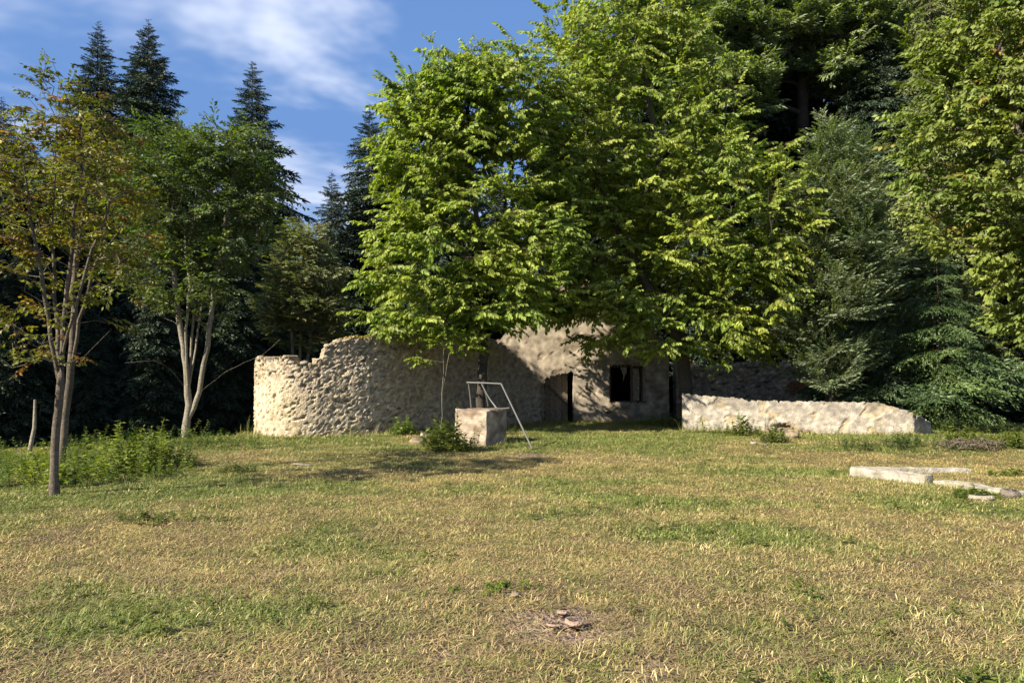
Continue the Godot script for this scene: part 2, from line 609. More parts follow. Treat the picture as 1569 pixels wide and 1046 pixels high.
func stone_mesh(seed_: int, col: Color) -> ArrayMesh:     # a lumpy stone of about unit size, 48 triangles
	rng.seed = seed_
	var g := Geo.new()
	var rows := 4
	var cols := 8
	var off := rr(0, 100)
	for j in rows + 1:
		for k in cols:
			var th := PI * j / rows
			var ph := TAU * (k + 0.5 * (j % 2)) / cols
			var p := Vector3(sin(th) * cos(ph), cos(th), sin(th) * sin(ph))
			p = p.sign() * Vector3(pow(absf(p.x), 0.7), pow(absf(p.y), 0.75), pow(absf(p.z), 0.7))
			p *= 0.5 * (1.0 + 0.35 * n_mid.get_noise_3d(p.x * 3.0 + off, p.y * 3.0, p.z * 3.0))
			g.vert(p, Vector3.ZERO, col)
	for j in rows:
		for k in cols:
			var a := j * cols + k
			var b := j * cols + (k + 1) % cols
			var c := (j + 1) * cols + (k + 1) % cols
			var d := (j + 1) * cols + k
			if j > 0: g.i.append_array(PackedInt32Array([a, b, c]))
			if j < rows - 1: g.i.append_array(PackedInt32Array([a, c, d]))
			if j == 0: g.i.append_array(PackedInt32Array([a, c, d]))
			if j == rows - 1: g.i.append_array(PackedInt32Array([a, b, d]))
	for t in range(0, g.i.size(), 3):
		var a := g.v[g.i[t]]
		var nn := (g.v[g.i[t + 2]] - a).cross(g.v[g.i[t + 1]] - a)
		if nn.dot(a) < 0:
			nn = -nn
			var sw := g.i[t + 1]
			g.i[t + 1] = g.i[t + 2]
			g.i[t + 2] = sw
		for e in 3: g.n[g.i[t + e]] += nn
	for k in g.n.size():
		g.n[k] = g.n[k].normalized() if g.n[k].length() > 0.0 else Vector3.UP
	return g.mesh()

# ---------------------------------------------------------------- sky
func sky_image() -> Image:
	var w := 3072
	var h := 1536
	var im := Image.create(w, h, false, Image.FORMAT_RGBF)
	var a := FastNoiseLite.new()
	a.seed = 11; a.frequency = 0.55; a.fractal_octaves = 6; a.fractal_gain = 0.62
	var b := FastNoiseLite.new()
	b.seed = 5; b.frequency = 0.16; b.fractal_octaves = 3
	var zen := Vector3(0.06, 0.13, 0.33)
	var mid := Vector3(0.095, 0.185, 0.385)
	var hor := Vector3(0.29, 0.40, 0.58)
	var below := Color(0.12, 0.13, 0.12)
	im.fill(below)
	for j in h / 2 + 2:
		var el := PI * (0.5 - (j + 0.5) / h)
		var y := sin(el)
		var base := hor.lerp(mid, smoothstep(0.0, 0.28, y)).lerp(zen, smoothstep(0.25, 0.9, y))
		for k in w:
			var az := TAU * ((k + 0.5) / w - 0.5)
			var x := sin(az) * cos(el)
			var z := -cos(az) * cos(el)
			var c := base
			if y > 0.01:
				var m := 1.0 / (y + 0.06)
				var u := (x * 0.92 - z * 0.38) * m
				var v := (x * 0.38 + z * 0.92) * m
				var wide := b.get_noise_2d(u * 0.9 + 3.0 + SKY_U, v * 1.5 + SKY_V)
				var fine := a.get_noise_2d(u * 1.0 + wide * 0.9 + SKY_U, v * 1.35 + wide * 0.7 + SKY_V)
				var d := smoothstep(-0.25, 0.55, fine * 0.9 + wide * 0.7 + 0.02) * smoothstep(0.01, 0.1, y)
				c = c.lerp(Vector3(0.54, 0.58, 0.68), d * 0.85)
			im.set_pixel(k, j, Color(c.x, c.y, c.z))
	return im

# ---------------------------------------------------------------- the scene
func _ready() -> void:
	var cam := Camera3D.new()
	cam.name = "camera"
	cam.position = EYE
	cam.rotation_degrees = Vector3(PITCH, 0, 0)
	cam.fov = rad_to_deg(2.0 * atan(523.0 / F))
	cam.near = 0.05
	cam.far = 900.0
	add_child(cam)
	var env := Environment.new()
	env.background_mode = Environment.BG_SKY
	var sky := Sky.new()
	var pano := PanoramaSkyMaterial.new()
	pano.panorama = ImageTexture.create_from_image(sky_image())
	sky.sky_material = pano
	env.sky = sky
	env.background_energy_multiplier = 0.66
	env.tonemap_mode = Environment.TONE_MAPPER_LINEAR
	env.tonemap_exposure = 2.8
	env.sdfgi_enabled = true
	env.ssao_enabled = true
	env.ssil_enabled = true
	var we := WorldEnvironment.new()
	we.name = "world_environment"
	we.environment = env
	add_child(we)
	var sun := DirectionalLight3D.new()
	sun.name = "sun"
	sun.light_color = Color(1.0, 0.955, 0.87)
	sun.light_energy = 1.6
	sun.light_angular_distance = 0.5
	sun.shadow_enabled = true
	var az := deg_to_rad(SUN_AZ)
	var el := deg_to_rad(SUN_EL)
	var to_sun := Vector3(-sin(az) * cos(el), sin(el), cos(az) * cos(el))
	sun.basis = Basis.looking_at(-to_sun, Vector3.UP)
	add_child(sun)

	n_low.seed = 3; n_low.frequency = 0.35; n_low.fractal_octaves = 3
	n_mid.seed = 8; n_mid.frequency = 0.9; n_mid.fractal_octaves = 3
	n_fine.seed = 21; n_fine.frequency = 1.0; n_fine.fractal_octaves = 2
	n_cell.seed = 4; n_cell.noise_type = FastNoiseLite.TYPE_CELLULAR; n_cell.frequency = 1.0
	n_cell.cellular_return_type = FastNoiseLite.RETURN_DISTANCE2_SUB; n_cell.fractal_type = FastNoiseLite.FRACTAL_NONE

	for q in [n_cv, n_cd]:
		q.seed = 14; q.noise_type = FastNoiseLite.TYPE_CELLULAR; q.frequency = 1.0; q.fractal_type = FastNoiseLite.FRACTAL_NONE
	n_cv.cellular_return_type = FastNoiseLite.RETURN_CELL_VALUE
	n_cd.cellular_return_type = FastNoiseLite.RETURN_DISTANCE
	materials()
	build_ground()
	build_round_wall()
	build_house()
	build_low_wall()
	build_back_wall()
	build_forest()
	build_trees()
	build_block_and_pipes()
	build_slabs()
	build_plants()
	build_grass()

func materials() -> void:
	var mottle := noise_tex(0.012, 5, 2, 0.62, 1.0)
	var grit := noise_tex(0.05, 5, 9, 0.0, 1.0)
	var grit2 := noise_tex(0.02, 5, 19, 0.0, 1.0)
	triplanar(mat("earth", 1.0), 0.7, noise_tex(0.06, 5, 14, 0.45, 1.0), grit, 3.0)
	triplanar(mat("rubble", 0.95), 0.9, mottle, grit, 2.2)
	triplanar(mat("plaster", 0.95), 0.45, mottle, grit, 0.3)
	triplanar(mat("concrete", 0.92), 0.8, mottle, grit, 1.2)
	triplanar(mat("stone", 0.92), 1.6, mottle, grit, 1.5)
	triplanar(mat("wood", 0.85), 1.5, mottle, grit, 0.6)
	triplanar(mat("bark", 0.95, lin(0.20, 0.165, 0.125)), 2.5, mottle, grit, 1.0)
	triplanar(mat("bark_mid", 0.95, lin(0.095, 0.08, 0.064)), 2.5, mottle, grit, 1.0)
	triplanar(mat("bark_pale", 0.95, lin(0.40, 0.355, 0.27)), 2.5, mottle, grit, 1.0)
	triplanar(mat("bark_dark", 0.95, lin(0.085, 0.068, 0.055)), 2.5, mottle, grit, 1.0)
	leaf_mat("leaves", Color(0.95, 1.0, 0.35))
	leaf_mat("leaves_dull", Color(0.9, 0.95, 0.35))
	leaf_mat("needles", Color(0.3, 0.35, 0.15))
	leaf_mat("grass_blades", Color(0.55, 0.55, 0.3)).roughness = 0.7
	mat("moss", 1.0)
	var st := mat("steel", 0.42, lin(0.14, 0.14, 0.135))
	st.metallic = 0.55
	sprigs["elm"] = [make_sprig(1, 17, 0.55, 0.112, 0.072, 0.35, 0.9, 1.0), make_sprig(2, 15, 0.45, 0.115, 0.078, 0.5, 0.9, 1.0)]
	sprigs["round"] = [make_sprig(3, 13, 0.45, 0.105, 0.08, 0.3, 0.9, 0.8), make_sprig(4, 11, 0.38, 0.1, 0.076, 0.45, 0.9, 0.8)]
	sprigs["rowan"] = [make_sprig(5, 13, 0.26, 0.075, 0.036, 0.5, 1.1), make_sprig(6, 11, 0.22, 0.07, 0.04, 0.7, 1.1)]
	sprigs["ash"] = [make_sprig(7, 15, 0.42, 0.1, 0.042, 0.5, 1.1), make_sprig(8, 13, 0.36, 0.095, 0.045, 0.3, 1.1)]
	sprigs["willow"] = [make_sprig(9, 18, 0.5, 0.1, 0.03, 0.1, 0.6), make_sprig(10, 16, 0.42, 0.1, 0.035, 0.2, 0.7)]
	sprigs["pine"] = [make_sprig(11, 30, 0.4, 0.13, 0.034, 0.1, 0.8), make_sprig(12, 30, 0.32, 0.13, 0.036, 0.2, 0.9)]
	for k in 3: boughs.append(make_bough(31 + k, 30, 0.22, 0.085, 0.45))
	for k in 3: boughs.append(make_bough(41 + k, 44, 0.12, 0.05, 0.5))

func build_ground() -> void:
	var xs := PackedFloat32Array()
	var zs := PackedFloat32Array()
	for v in [-600, -300, -150, -80, -50, -35, -25]: xs.append(v)
	for k in 170: xs.append(-20.0 + k * 0.22)
	for v in [20, 28, 40, 60, 100, 180, 320, 600]: xs.append(v)
	for v in [300, 100, 40, 15, 6]: zs.append(v)
	for k in 165: zs.append(2.0 - k * 0.22)
	for v in [-36, -42, -50, -65, -90, -140, -260, -600]: zs.append(v)
	var g := Geo.new()
	for z in zs:
		for x in xs:
			var c := ground_color(x, z)
			var bare := bare_patch(x, z)
			c = c.lerp(lin(0.62, 0.46, 0.33), bare)
			var e := 0.1
			var nn := Vector3(gh(x - e, z) - gh(x + e, z), 2.0 * e, gh(x, z - e) - gh(x, z + e)).normalized()
			g.vert(Vector3(x, gh(x, z) - 0.03 * bare, z), nn, Color(c.r * 0.5, c.g * 0.47, c.b * 0.5))
	var w := xs.size()
	for j in zs.size() - 1:
		for k in w - 1:
			var a := j * w + k
			g.i.append_array(PackedInt32Array([a, a + w, a + 1, a + 1, a + w, a + w + 1]))
	tag(part("ground", g.mesh(), M.earth), "dry mown meadow floor of straw and thin soil", "ground", "", "structure")

func bare_patch(x: float, z: float) -> float:
	var out := 0.0
	for b in [[0.33, -4.87, 0.5], [0.75, -4.1, 0.2], [-0.35, -4.35, 0.2], [-1.9, -6.2, 0.2], [0.3, -14.4, 0.5]]:
		var d = Vector2(x - b[0], (z - b[1]) * 1.2).length() / b[2]
		out = maxf(out, 1.0 - smoothstep(0.6, 1.3, d + 0.5 * n_mid.get_noise_2d(x * 3.0, z * 3.0)))
	return out

# --- the curved rubble wall
var rw_pts := []
var rw_len := []
func rw_at(s: float, want_normal := false) -> Vector3:
	for k in rw_pts.size() - 1:
		if s <= rw_len[k + 1] or k == rw_pts.size() - 2:
			var t: float = (s - rw_len[k]) / (rw_len[k + 1] - rw_len[k])
			if want_normal:
				var d: Vector3 = rw_pts[k + 1] - rw_pts[k]
				return Vector3(-d.z, 0, d.x).normalized()
			return rw_pts[k].lerp(rw_pts[k + 1], t)
	return Vector3.ZERO

func rw_top(s: float) -> float:
	var p := rw_at(clampf(s, 0, rw_len[-1]))
	var px := 784.5 + F * p.x / -p.z
	var prof := [[380, 550], [392, 550], [440, 548], [447, 557], [470, 558], [494, 551], [499, 530], [520, 522], [545, 517], [562, 518], [590, 508], [612, 500], [640, 498], [690, 499], [730, 506], [762, 522], [790, 543], [815, 568], [834, 590], [860, 600]]
	var py := 550.0
	for k in prof.size() - 1:
		if px >= prof[k][0] and px <= prof[k + 1][0]:
			py = lerpf(prof[k][1], prof[k + 1][1], (px - prof[k][0]) / (prof[k + 1][0] - prof[k][0]))
	return at(px, py, -p.z).y

func rw_lift(s: float, y: float) -> float:
	var top := rw_top(s)
	var raw := smoothstep(2.0, 4.0, s) * 0.75 + smoothstep(0.75, 0.2, top - y) * 0.6     # how much of the render has gone
	raw = clampf(raw * (0.75 + 0.25 * smoothstep(0.2, 0.9, y / top)) - 0.8 * smoothstep(5.4, 6.6, s), 0.0, 1.0)
	var warp := 0.25 * n_mid.get_noise_2d(s * 2.0, y * 2.0)
	var c := n_cell.get_noise_2d((s + warp) * 5.2, (y + warp * 0.6) * 8.5)                    # -1 at joints
	var stone := smoothstep(-1.0, -0.55, c)
	var out := 0.022 * (stone - 0.6) * raw + 0.03 * n_low.get_noise_2d(s * 2.0, y * 2.0 + 9.0) + 0.012 * n_mid.get_noise_2d(s * 5.0, y * 7.0) * (0.2 + raw) + 0.012 * n_fine.get_noise_2d(s * 13.0, y * 13.0)
	out -= 0.012 * smoothstep(0.75, 1.0, absf(cos(PI * (y + 0.02 * n_fine.get_noise_1d(s * 3.0)) / 0.19))) * (0.3 + 0.7 * raw) * (0.5 + n_fine.get_noise_2d(s * 3.0, y * 5.0))
	# pits where stones fell out
	for e in [[4.6, 7.5, 0.6, 0.08], [8.5, 12.0, 0.4, 0.065], [15.0, 19.0, 0.35, 0.045]]:
		var u: float = (s + warp * 0.4) * e[0]
		var w: float = y * e[1] + e[0]
		var val := n_cv.get_noise_2d(u, w)
		var need: float = lerpf(e[2] + 0.1, e[2] - 0.3, raw)
		if val > need:
			var d := (n_cd.get_noise_2d(u, w) + 1.0) * lerpf(3.4, 1.9, (val - need) / (1.0 - need)) + 0.25 * n_fine.get_noise_2d(s * 16.0, y * 16.0)
			out -= e[3] * (1.0 - smoothstep(0.35, 0.85, d))
	return out

func build_round_wall() -> void:
	rng.seed = 77
	var raw := [Vector3(-6.55, 0, -18.95), Vector3(-5.95, 0, -18.25), Vector3(-5.3, 0, -17.95), Vector3(-4.55, 0, -18.15), Vector3(-3.23, 0, -18.9), Vector3(-2.21, 0, -20.3), Vector3(-0.86, 0, -22.0), Vector3(0.95, 0, -23.72)]
	var cv := Curve3D.new()
	for k in raw.size():
		var t: Vector3 = (raw[mini(k + 1, raw.size() - 1)] - raw[maxi(k - 1, 0)]) / 6.0
		cv.add_point(raw[k], -t, t)
	cv.bake_interval = 0.1
	var L := cv.get_baked_length()
	var steps := 90
	for k in steps + 1:
		rw_pts.append(cv.sample_baked(L * k / steps))
		rw_len.append(L * k / steps)
	var root := thing("ruined_rubble_wall", "tall curved ruin wall of rubble stone with crumbling pitted face and broken top", "wall")
	var place := func(s: float, y: float, out: float) -> Vector3:
		var p := rw_at(s) + rw_at(s, true) * out
		p.y = y - 0.05
		return p
	var crest := func(s: float) -> float: return rw_top(s) + 0.05 + 0.07 * n_fine.get_noise_2d(s * 4.0, 3.0) + 0.05 * n_fine.get_noise_2d(s * 11.0, 7.0) + 0.03 * signf(n_fine.get_noise_2d(s * 6.0, 17.0))
	var inside := func(s: float, y: float) -> bool: return y < crest.call(s)
	var color := func(s: float, y: float) -> Color:
		var top := rw_top(s)
		var grey := smoothstep(0.7, 0.15, top - y + 0.4 * n_mid.get_noise_2d(s * 1.5, y * 2.0)) * 0.75 + 0.45 * smoothstep(2.2, 3.4, s) * (0.6 + 0.6 * n_mid.get_noise_2d(s * 1.2 + 20.0, y * 1.6))
		var c := lin(0.68, 0.56, 0.395).lerp(lin(0.43, 0.355, 0.26), clampf(grey, 0, 1))
		c = c.lerp(lin(0.5, 0.42, 0.32), smoothstep(5.4, 6.6, s))
		var q := 1.0 + 0.45 * n_mid.get_noise_2d(s * 5.0, y * 5.0) + 0.2 * n_fine.get_noise_2d(s * 12.0, y * 12.0)
		c = c.lerp(lin(0.45, 0.36, 0.2), 0.4 * smoothstep(0.0, 0.5, n_low.get_noise_2d(s * 2.0 + 50.0, y * 2.0)))
		return Color(c.r * q, c.g * q, c.b * q)
	part("wall_body", masonry(0.0, L, 3.2, 0.032, 0.55, inside, rw_lift, place, color, crest), M.rubble, root)
	var tones := [lin(0.54, 0.46, 0.35), lin(0.46, 0.39, 0.3), lin(0.6, 0.5, 0.37), lin(0.38, 0.33, 0.27), lin(0.56, 0.45, 0.31), lin(0.46, 0.41, 0.34)]
	var shapes := []
	for k in 18: shapes.append(stone_mesh(200 + k, tones[k % 6]))
	var made := 0
	var tries := 0
	var spots := []
	while made < 230 and tries < 6000:
		tries += 1
		var s := rr(0.1, L - 0.1)
		var top := rw_top(s)
		var edge := tries % 3 == 0
		var y := top - rr(0.0, 0.1) if edge else top * pow(rng.randf(), 0.55)
		if not edge:
			if s > 5.6 or rng.randf() > smoothstep(2.0, 4.0, s) * 0.6 + smoothstep(0.9, 0.2, top - y) * 0.6: continue
			y = roundf(y / 0.14) * 0.14 + rr(-0.03, 0.03)
		if y < 0.05: continue
		var w := rr(0.1, 0.26)
		var close := false
		for q in spots:
			if absf(q.x - s) < (q.z + w) * 0.42 and absf(q.y - y) < 0.11: close = true; break
		if close: continue
		spots.append(Vector3(s, y, w))
		var o := part("stone", shapes[rng.randi() % 18], M.stone, root)
		var n := rw_at(s, true)
		var depth := rr(0.16, 0.24)
		o.position = rw_at(s) + n * (rw_lift(s, y) - depth * 0.5 + rr(0.0, 0.03) - (rr(0.0, 0.3) if edge else 0.0)) + Vector3.UP * (y - (0.0 if edge else 0.02))
		o.basis = Basis(Vector3.UP.cross(n).normalized(), Vector3.UP, n) * Basis.from_euler(Vector3(rr(-0.15, 0.15), rr(-0.3, 0.3), rr(-0.2, 0.2))) * Basis.from_scale(Vector3(w, rr(0.08, 0.15), depth))
		made += 1
	# moss on the top
	var gm := Geo.new()
	for k in 900:
		var s := (rr(3.0, 4.1) if k % 3 else rr(4.6, 5.4)) + 0.2 * rng.randfn()
		if k % 9 == 0: s = rr(1.2, 1.8)
		var p := rw_at(s) - rw_at(s, true) * rr(0.0, 0.25)
		p.y = rw_top(s) + rr(-0.02, 0.05)
		var d := Vector3(rr(-1, 1), rr(0.2, 1), rr(-1, 1)).normalized() * rr(0.02, 0.05)
		var e := d.cross(Vector3(rr(-1, 1), rr(-1, 1), rr(-1, 1))).normalized() * 0.02
		var yel := rng.randf()
		gm.tri(p - e, p + e, p + d, lin(0.3, 0.2, 0.03).lerp(lin(0.13, 0.13, 0.03), yel))
	tag(part("moss", gm.mesh(), M.moss, root), "orange yellow moss along the broken top", "", "", "stuff")

# --- the gabled house
func build_house() -> void:
	rng.seed = 5
	var z0 := -24.0
	var root := thing("ruined_house", "roofless plastered gable house with empty window and boarded doorway", "house", Vector3(0, 0, z0))
	var xl := -0.66
	var xr := 5.06
	var apex := Vector2(2.2, 5.05)
	var eave := 2.45
	var crest := func(s: float) -> float:
		var x := xl + s
		var lim := eave + (apex.y - eave) * (1.0 - absf(x - apex.x) / (xr - apex.x if x > apex.x else apex.x - xl))
		return lim + 0.08 * n_fine.get_noise_1d(x * 5.0)
	var inside := func(s: float, y: float) -> bool:
		var x := xl + s
		if x > 3.12 and x < 4.32 and y > 0.62 + 0.04 * n_fine.get_noise_1d(x * 9.0) and y < 1.82 + 0.05 * n_fine.get_noise_1d(x * 7.0): return false
		if x > 1.04 + 0.06 * n_fine.get_noise_1d(y * 8.0) and x < 1.98 and y < 1.62 - 0.25 * absf(x - 1.9) + 0.04 * n_fine.get_noise_1d(x * 8.0): return false
		return y < crest.call(s)
	var lift := func(s: float, y: float) -> float:
		var out := 0.008 * n_low.get_noise_2d(s * 1.6 + 4.0, y * 1.6) + 0.003 * n_mid.get_noise_2d(s * 5.0, y * 5.0)
		var lost := smoothstep(0.22, 0.3, n_mid.get_noise_2d(s * 1.1 + 60.0, y * 1.3))
		return out - 0.022 * lost
	var place := func(s: float, y: float, out: float) -> Vector3: return Vector3(xl + s, y, out)
	var color := func(s: float, y: float) -> Color:
		var lost := smoothstep(0.22, 0.3, n_mid.get_noise_2d(s * 1.1 + 60.0, y * 1.3))
		var q := 0.95 + 0.3 * n_mid.get_noise_2d(s * 2.0, y * 2.0)
		var c := lin(0.46, 0.39, 0.3).lerp(lin(0.33, 0.27, 0.2), lost)
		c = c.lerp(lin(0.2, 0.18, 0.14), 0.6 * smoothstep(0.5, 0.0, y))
		return Color(c.r * q, c.g * q, c.b * q)
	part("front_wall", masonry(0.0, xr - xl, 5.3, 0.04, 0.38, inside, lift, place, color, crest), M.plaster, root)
	var side_inside := func(s: float, y: float) -> bool: return y < eave - 0.1 + 0.25 * n_low.get_noise_1d(s * 4.0) + 0.1 * n_fine.get_noise_1d(s * 9.0)
	for e in 2:
		var x := xr if e else xl + 0.38
		var place2 := func(s: float, y: float, out: float) -> Vector3: return Vector3(x + (out if e else out), y, -0.39 - s)
		part("side_wall", masonry(0.0, 6.0, 2.8, 0.1, 0.38, side_inside, lift, place2, color), M.plaster, root)
	var place3 := func(s: float, y: float, out: float) -> Vector3: return Vector3(xl + s, y, -6.4 + out)
	part("back_wall", masonry(0.0, xr - xl, 2.8, 0.1, 0.38, side_inside, lift, place3, color), M.plaster, root)
	var gcol := func(q: Vector3) -> Color: return lin(0.12, 0.095, 0.07)
	for k in 9:
		var o := part("attic_board", rough_box(Vector3(0.6, 0.05, 5.9), Vector3i(3, 1, 8), 0.02, 1.0, k * 3.0, gcol), M.wood, root)
		o.position = Vector3(xl + 0.42 + 0.31 + k * 0.61, 2.2, -3.4)
	# a plank door leaf standing back in the doorway, a dark gap at its right
	var door := Node3D.new()
	door.name = "door"
	root.add_child(door, true)
	door.position = Vector3(1.06, 0, -0.3)
	door.rotation.y = 0.16
	for k in 4:
		var q := 0.85 + 0.1 * (k % 3)
		var pc := func(p: Vector3) -> Color: return lin(0.30 * q, 0.245 * q, 0.18 * q)
		var o := part("plank", rough_box(Vector3(0.185, 1.62, 0.04), Vector3i(3, 14, 1), 0.012, 2.0, k * 7.0 + 1.0, pc), M.wood, door)
		o.position = Vector3(0.1 + k * 0.19, 0.8, 0.0)
	var brace := part("brace", rough_box(Vector3(0.95, 0.07, 0.03), Vector3i(8, 1, 1), 0.008, 2.0, 4.0, gcol), M.wood, door)
	brace.position = Vector3(0.42, 0.85, 0.04)
	brace.rotation.z = -0.75
	# remains of the window
	var frame := Node3D.new()
	frame.name = "window_frame"
	root.add_child(frame, true)
	var dark := func(p: Vector3) -> Color: return lin(0.11, 0.08, 0.06)
	var pale := func(p: Vector3) -> Color: return lin(0.42, 0.35, 0.27)
	var rust := func(p: Vector3) -> Color: return lin(0.2, 0.13, 0.09)
	for e in [["jamb", 3.17, 1.22, 0.07, 1.18, dark], ["jamb", 4.27, 1.22, 0.08, 1.18, pale], ["mullion", 3.87, 1.22, 0.075, 1.18, rust], ["bar", 4.19, 1.22, 0.04, 1.16, dark]]:
		var o := part(e[0], rough_box(Vector3(e[3], e[4], 0.07), Vector3i(1, 10, 1), 0.012, 2.0, e[1] * 9.0, e[5]), M.wood, frame)
		o.position = Vector3(e[1], e[2], -0.14)
	var hd := part("head", rough_box(Vector3(1.18, 0.08, 0.1), Vector3i(10, 1, 1), 0.012, 2.0, 3.0, dark), M.wood, frame)
	hd.position = Vector3(3.72, 1.79, -0.16)
	var sl := part("sill", rough_box(Vector3(1.18, 0.06, 0.2), Vector3i(10, 1, 2), 0.015, 2.0, 5.0, dark), M.wood, frame)
	sl.position = Vector3(3.72, 0.64, -0.17)
	var bd := part("board", rough_box(Vector3(0.21, 1.08, 0.035), Vector3i(2, 9, 1), 0.02, 2.0, 8.0, pale), M.wood, frame)
	bd.position = Vector3(4.03, 1.2, -0.2)
	var tw := Geo.new()
	tw.quad(Vector3(3.5, 1.78, -0.12), Vector3(3.72, 1.78, -0.13), Vector3(3.7, 1.52, -0.1), Vector3(3.6, 1.5, -0.08), lin(0.45, 0.38, 0.28))
	tw.quad(Vector3(3.5, 1.78, -0.125), Vector3(3.6, 1.5, -0.085), Vector3(3.7, 1.52, -0.105), Vector3(3.72, 1.78, -0.135), lin(0.45, 0.38, 0.28))
	tw.tri(Vector3(3.6, 1.5, -0.08), Vector3(3.66, 1.51, -0.09), Vector3(3.58, 1.25, -0.1), lin(0.45, 0.38, 0.28))
	part("torn_board", tw.mesh(), M.wood, frame)
	# loose plaster stones along the foot and above the window
	var shapes := []
	for k in 6: shapes.append(stone_mesh(300 + k, [lin(0.3, 0.25, 0.18), lin(0.22, 0.18, 0.14), lin(0.38, 0.3, 0.2)][k % 3]))
	for k in 60:
		var x := rr(-0.4, 5.0)
		var y := rr(0.1, 4.0)
		if k < 16: y = 1.84 + rr(-0.02, 0.1); x = rr(3.0, 4.4)
		elif n_mid.get_noise_2d((x - xl) * 1.1 + 60.0, y * 1.3) < 0.2: continue
		if not inside.call(x - xl, y) or not inside.call(x - xl, y - 0.12): continue
		var o := part("stone", shapes[k % 6], M.stone, root)
		o.position = Vector3(x, y, -0.055)
		o.basis = Basis.from_euler(Vector3(rr(-0.2, 0.2), rr(-0.3, 0.3), rr(-0.3, 0.3))) * Basis.from_scale(Vector3(rr(0.12, 0.26), rr(0.08, 0.13), 0.14))

func build_low_wall() -> void:
	rng.seed = 15
	var pts := [Vector3(4.63, 0, -20.3), Vector3(10.15, 0, -18.85), Vector3(10.9, 0, -19.4)]
	var l0: float = pts[0].distance_to(pts[1])
	var l1: float = pts[1].distance_to(pts[2])
	var root := thing("low_concrete_wall", "long low pale concrete wall with stained face and rounded right end", "wall")
	var top := func(s: float) -> float:
		if s < 0.25: return 1.02
		if s < 2.0: return lerpf(0.99, 0.84, (s - 0.25) / 1.75)
		if s < 4.9: return 0.83 - 0.02 * (s - 2.0) / 2.9
		return lerpf(0.81, 0.3, (s - 4.9) / (l0 + l1 - 4.9))
	var place := func(s: float, y: float, out: float) -> Vector3:
		var bend := 0.5
		var p: Vector3
		if s < l0: p = pts[0].lerp(pts[1], s / l0)
		else: p = pts[1].lerp(pts[2], (s - l0) / l1)
		var d: Vector3 = (pts[1] - pts[0]).normalized().lerp((pts[2] - pts[1]).normalized(), smoothstep(l0 - bend, l0 + bend, s))
		p += Vector3(-d.z, 0, d.x).normalized() * out
		p.y = y
		return p
	var crest := func(s: float) -> float: return top.call(s) + 0.035 * n_fine.get_noise_1d(s * 5.0) + 0.008 * n_fine.get_noise_1d(s * 14.0) - 0.05 * smoothstep(0.45, 0.6, n_fine.get_noise_1d(s * 3.0 + 40.0))
	var inside := func(s: float, y: float) -> bool: return y < crest.call(s)
	var lift := func(s: float, y: float) -> float:
		var out := 0.03 * n_low.get_noise_2d(s * 1.5, y * 2.0 + 30.0) + 0.008 * n_mid.get_noise_2d(s * 5.0, y * 5.0) + 0.005 * n_fine.get_noise_2d(s * 14.0, y * 14.0)
		var lost := smoothstep(0.16, 0.24, n_mid.get_noise_2d(s * 1.3 + 33.0, y * 1.7))
		var hole := 1.0 - smoothstep(0.6, 1.1, Vector2((s - 2.55) / 0.35, (y - 0.02) / 0.22).length() + 0.3 * n_fine.get_noise_2d(s * 8.0, y * 8.0))
		return out - 0.026 * lost - 0.12 * hole - 0.01 * smoothstep(0.5, 0.9, n_fine.get_noise_2d(s * 6.0, y * 6.0))
	var color := func(s: float, y: float) -> Color:
		var lost := smoothstep(0.16, 0.24, n_mid.get_noise_2d(s * 1.3 + 33.0, y * 1.7))
		var c := lin(0.54, 0.48, 0.40).lerp(lin(0.54, 0.44, 0.29), lost)
		c = c.lerp(lin(0.3, 0.265, 0.225), smoothstep(0.55, 0.8, y / top.call(s)) * (0.5 + 0.8 * n_low.get_noise_1d(s * 5.0)))
		c = c.lerp(lin(0.33, 0.2, 0.13), 0.6 * (1.0 - smoothstep(0.5, 1.2, Vector2((s - 2.6) / 0.5, y / 0.25).length())))
		var q := 1.0 + 0.3 * n_mid.get_noise_2d(s * 3.0, y * 3.0)
		return Color(c.r * q, c.g * q, c.b * q)
	part("wall_body", masonry(0.0, l0 + l1, 1.2, 0.03, 0.35, inside, lift, place, color, crest), M.concrete, root)
	var shapes := []
	for k in 4: shapes.append(stone_mesh(400 + k, [lin(0.36, 0.29, 0.21), lin(0.26, 0.2, 0.15)][k % 2]))
	for k in 14:
		var s := 2.55 + rr(-0.45, 0.6)
		var o := part("stone", shapes[k % 4], M.stone, root)
		o.position = place.call(s, rr(0.0, 0.16), rr(-0.05, 0.02))
		o.basis = Basis.from_euler(Vector3(rr(-0.3, 0.3), rr(0, 3), rr(-0.3, 0.3))) * Basis.from_scale(Vector3(rr(0.14, 0.24), rr(0.09, 0.15), rr(0.12, 0.2)))

